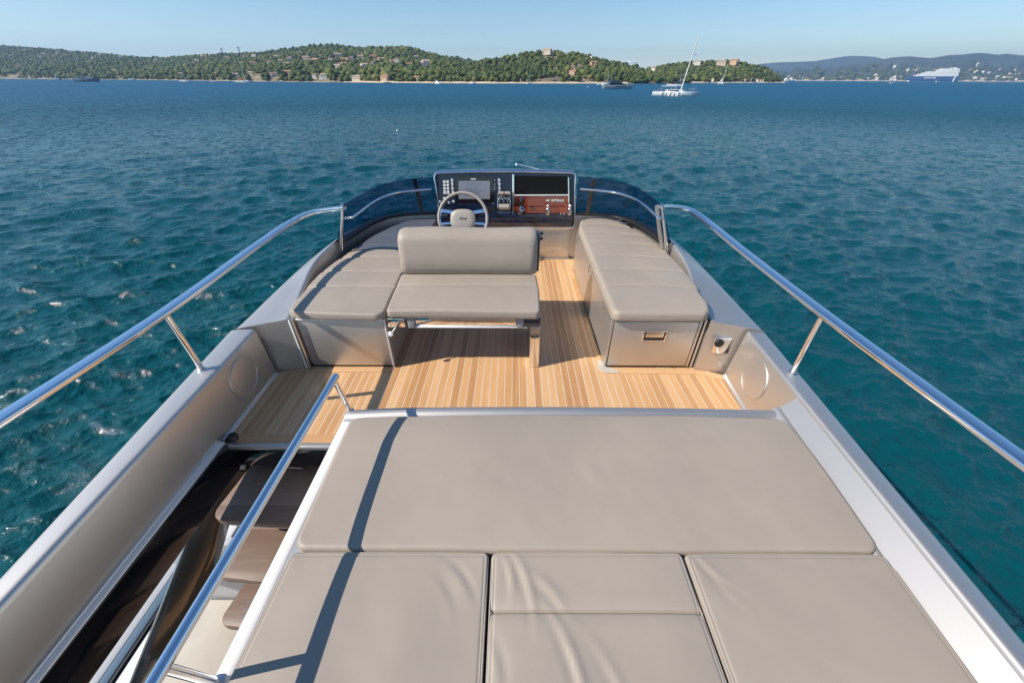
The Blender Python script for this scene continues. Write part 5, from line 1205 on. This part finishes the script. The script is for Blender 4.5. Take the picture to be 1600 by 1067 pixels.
# catamaran
r = boat_root('catamaran', 'white catamaran with a tall raked mast off the right headland', 'catamaran', 1127, 132, .9)
for s in (-1, 1):
    h_ = hull_mesh(13, 1.5, 1.5); h_.v = [(a, b+s*2.8, c_) for a, b, c_ in h_.v]; b_(h_, 'hull', 'white', r, ang=50)
b_(MB().bb(-4, 2, -2.6, 2.6, 1.2, 2.6, .3), 'cabin', 'white', r); b_(MB().bb(-1.5, 2.03, -2.2, 2.2, 1.8, 2.3, .05), 'window_band', 'window', r)
add_mast(r, 1.0, PY(1135, 99, r.location.y)[2]-SEA, r=.28, lean=-.25, by=2.5, L=12)
# cruise ship
p = at_water(1455, 128.0); zc = p.y*cp+5.7*sp; L = 250.0; G = L*1.33
ship = thing('cruise_ship', 'huge cruise ship with a navy hull and a stepped white superstructure', 'cruise ship', p, rz=math.pi-.735)
hm_ = hull_mesh(L, L*.13, G*.088, sheer=.02, stern=.95, tr=.97, n=18); ho = b_(hm_, 'hull', 'hullnavy', ship, ang=50)
w_ = MB()
for k in range(11): w_.bb(L*(-.05+.0215*k), L*(-.05+.0215*k)+L*.015, -L*.0665, L*.0665, G*.056, G*.068)
w2 = w_.build('lettering_band', 'white', None); w2.parent = ho
o = MB(); rings = [[(L*.44, -L*.018, .5), (L*.505, -L*.006, .5), (L*.465, -L*.004, G*.07), (L*.455, -L*.02, G*.07)], [(L*.44, L*.018, .5), (L*.505, L*.006, .5), (L*.465, L*.004, G*.07), (L*.455, L*.02, G*.07)]]
o = o.loft(rings, True, True).build('bow_flash', 'white', None); o.parent = ho
o = MB().bb(-L*.42, -L*.40, -L*.0665, L*.0665, .5, G*.083).build('stern_stripe', 'white', None); o.parent = ho
tiers = [(-.45, .42, .088, .108), (-.445, .36, .1082, .128), (-.44, .29, .1282, .147), (-.435, .22, .1472, .167), (-.43, .0, .1672, .189), (-.42, -.04, .1892, .212)]
for k, (a, b2, z0, z1) in enumerate(tiers):
    so = b_(MB().bb(L*a, L*b2, -L*.058, L*.058, G*z0, G*(z1-.003), .5), 'deck_tier', 'white', ship)
    bw = MB()
    n_ = int((b2-a)*L/9)
    for q in range(n_): bw.bb(L*a+4+q*9, L*a+10+q*9, -L*.0585, L*.0585, G*z0+1.2, G*(z1-.003)-1.2)
    o = bw.build('balcony_row', 'greygel', None); o.parent = so
b_(MB().bb(-L*.36, -L*.28, -L*.03, L*.03, G*.2122, G*.224, 1), 'funnel', 'white', ship)

# small clouds low over the horizon, far behind the hills
M['cloud'] = mat('cloud', (.9, .9, .9), 1.0)
cn = M['cloud'].node_tree; 
for (x, y, Y, w, lab) in ((1090, 85.5, 13500, 9, 'small white cloud over the right headland'), (983, 98, 13500, 15, 'faint pinkish cloud low between the headlands')):
    c = PY(x, y, Y); s_ = w/FPX*Y*.82; V = []; F = []
    var, f = crown_variants(5, 3, 600, .5); g = np.random.default_rng(int(x))
    for k in range(9):
        v = var[k % 5]*s_*g.uniform(.16, .30)*np.array([1.5, 1, .42 if w > 10 else .6])+np.array([c[0]+g.uniform(-.65, .65)*s_, c[1]+g.uniform(-.2, .2)*s_, c[2]+g.uniform(-.02, .10)*s_]); F.append(f+len(V)*len(var[0])); V.append(v)
    me = fast_mesh('cloud', np.vstack(V), np.vstack(F), 'cloud', True); o = bpy.data.objects.new('cloud', me); col.objects.link(o); tag(o, lab, 'cloud', kind='structure')

# small floating buoys on the near water
for x, y, lab in ((621, 206.5, 'small white buoy floating alone in the middle distance'), ):
    p = at_water(x, y); MB_ = MB().lathe([(.0, -.1), (.09, -.06), (.12, .03), (.09, .11), (.03, .15), (.03, .2), (0, .21)], (p.x, p.y, SEA+.1), 14); tag(MB_.build('buoy', 'white', None), lab, 'buoy')

# ------------------------------------------------------------------ air
hb_ = MB().bb(-15500, 15500, -3000, 11500, SEA-1.5, 560)
hz_o = hb_.build('haze', 'white', None, smooth=False); hm = bpy.data.materials.new('haze'); hm.use_nodes = True; nn = hm.node_tree.nodes; nn.remove(nn['Principled BSDF'])
pv = nn.new('ShaderNodeVolumePrincipled'); pv.inputs['Density'].default_value = 8e-5; pv.inputs['Color'].default_value = (.44, .69, 1.0, 1); pv.inputs['Anisotropy'].default_value = .2
hm.node_tree.links.new(pv.outputs[0], nn['Material Output'].inputs['Volume']); hz_o.data.materials.clear(); hz_o.data.materials.append(hm); tag(hz_o, 'thin blue sea haze filling the air of the bay', 'haze', kind='stuff')
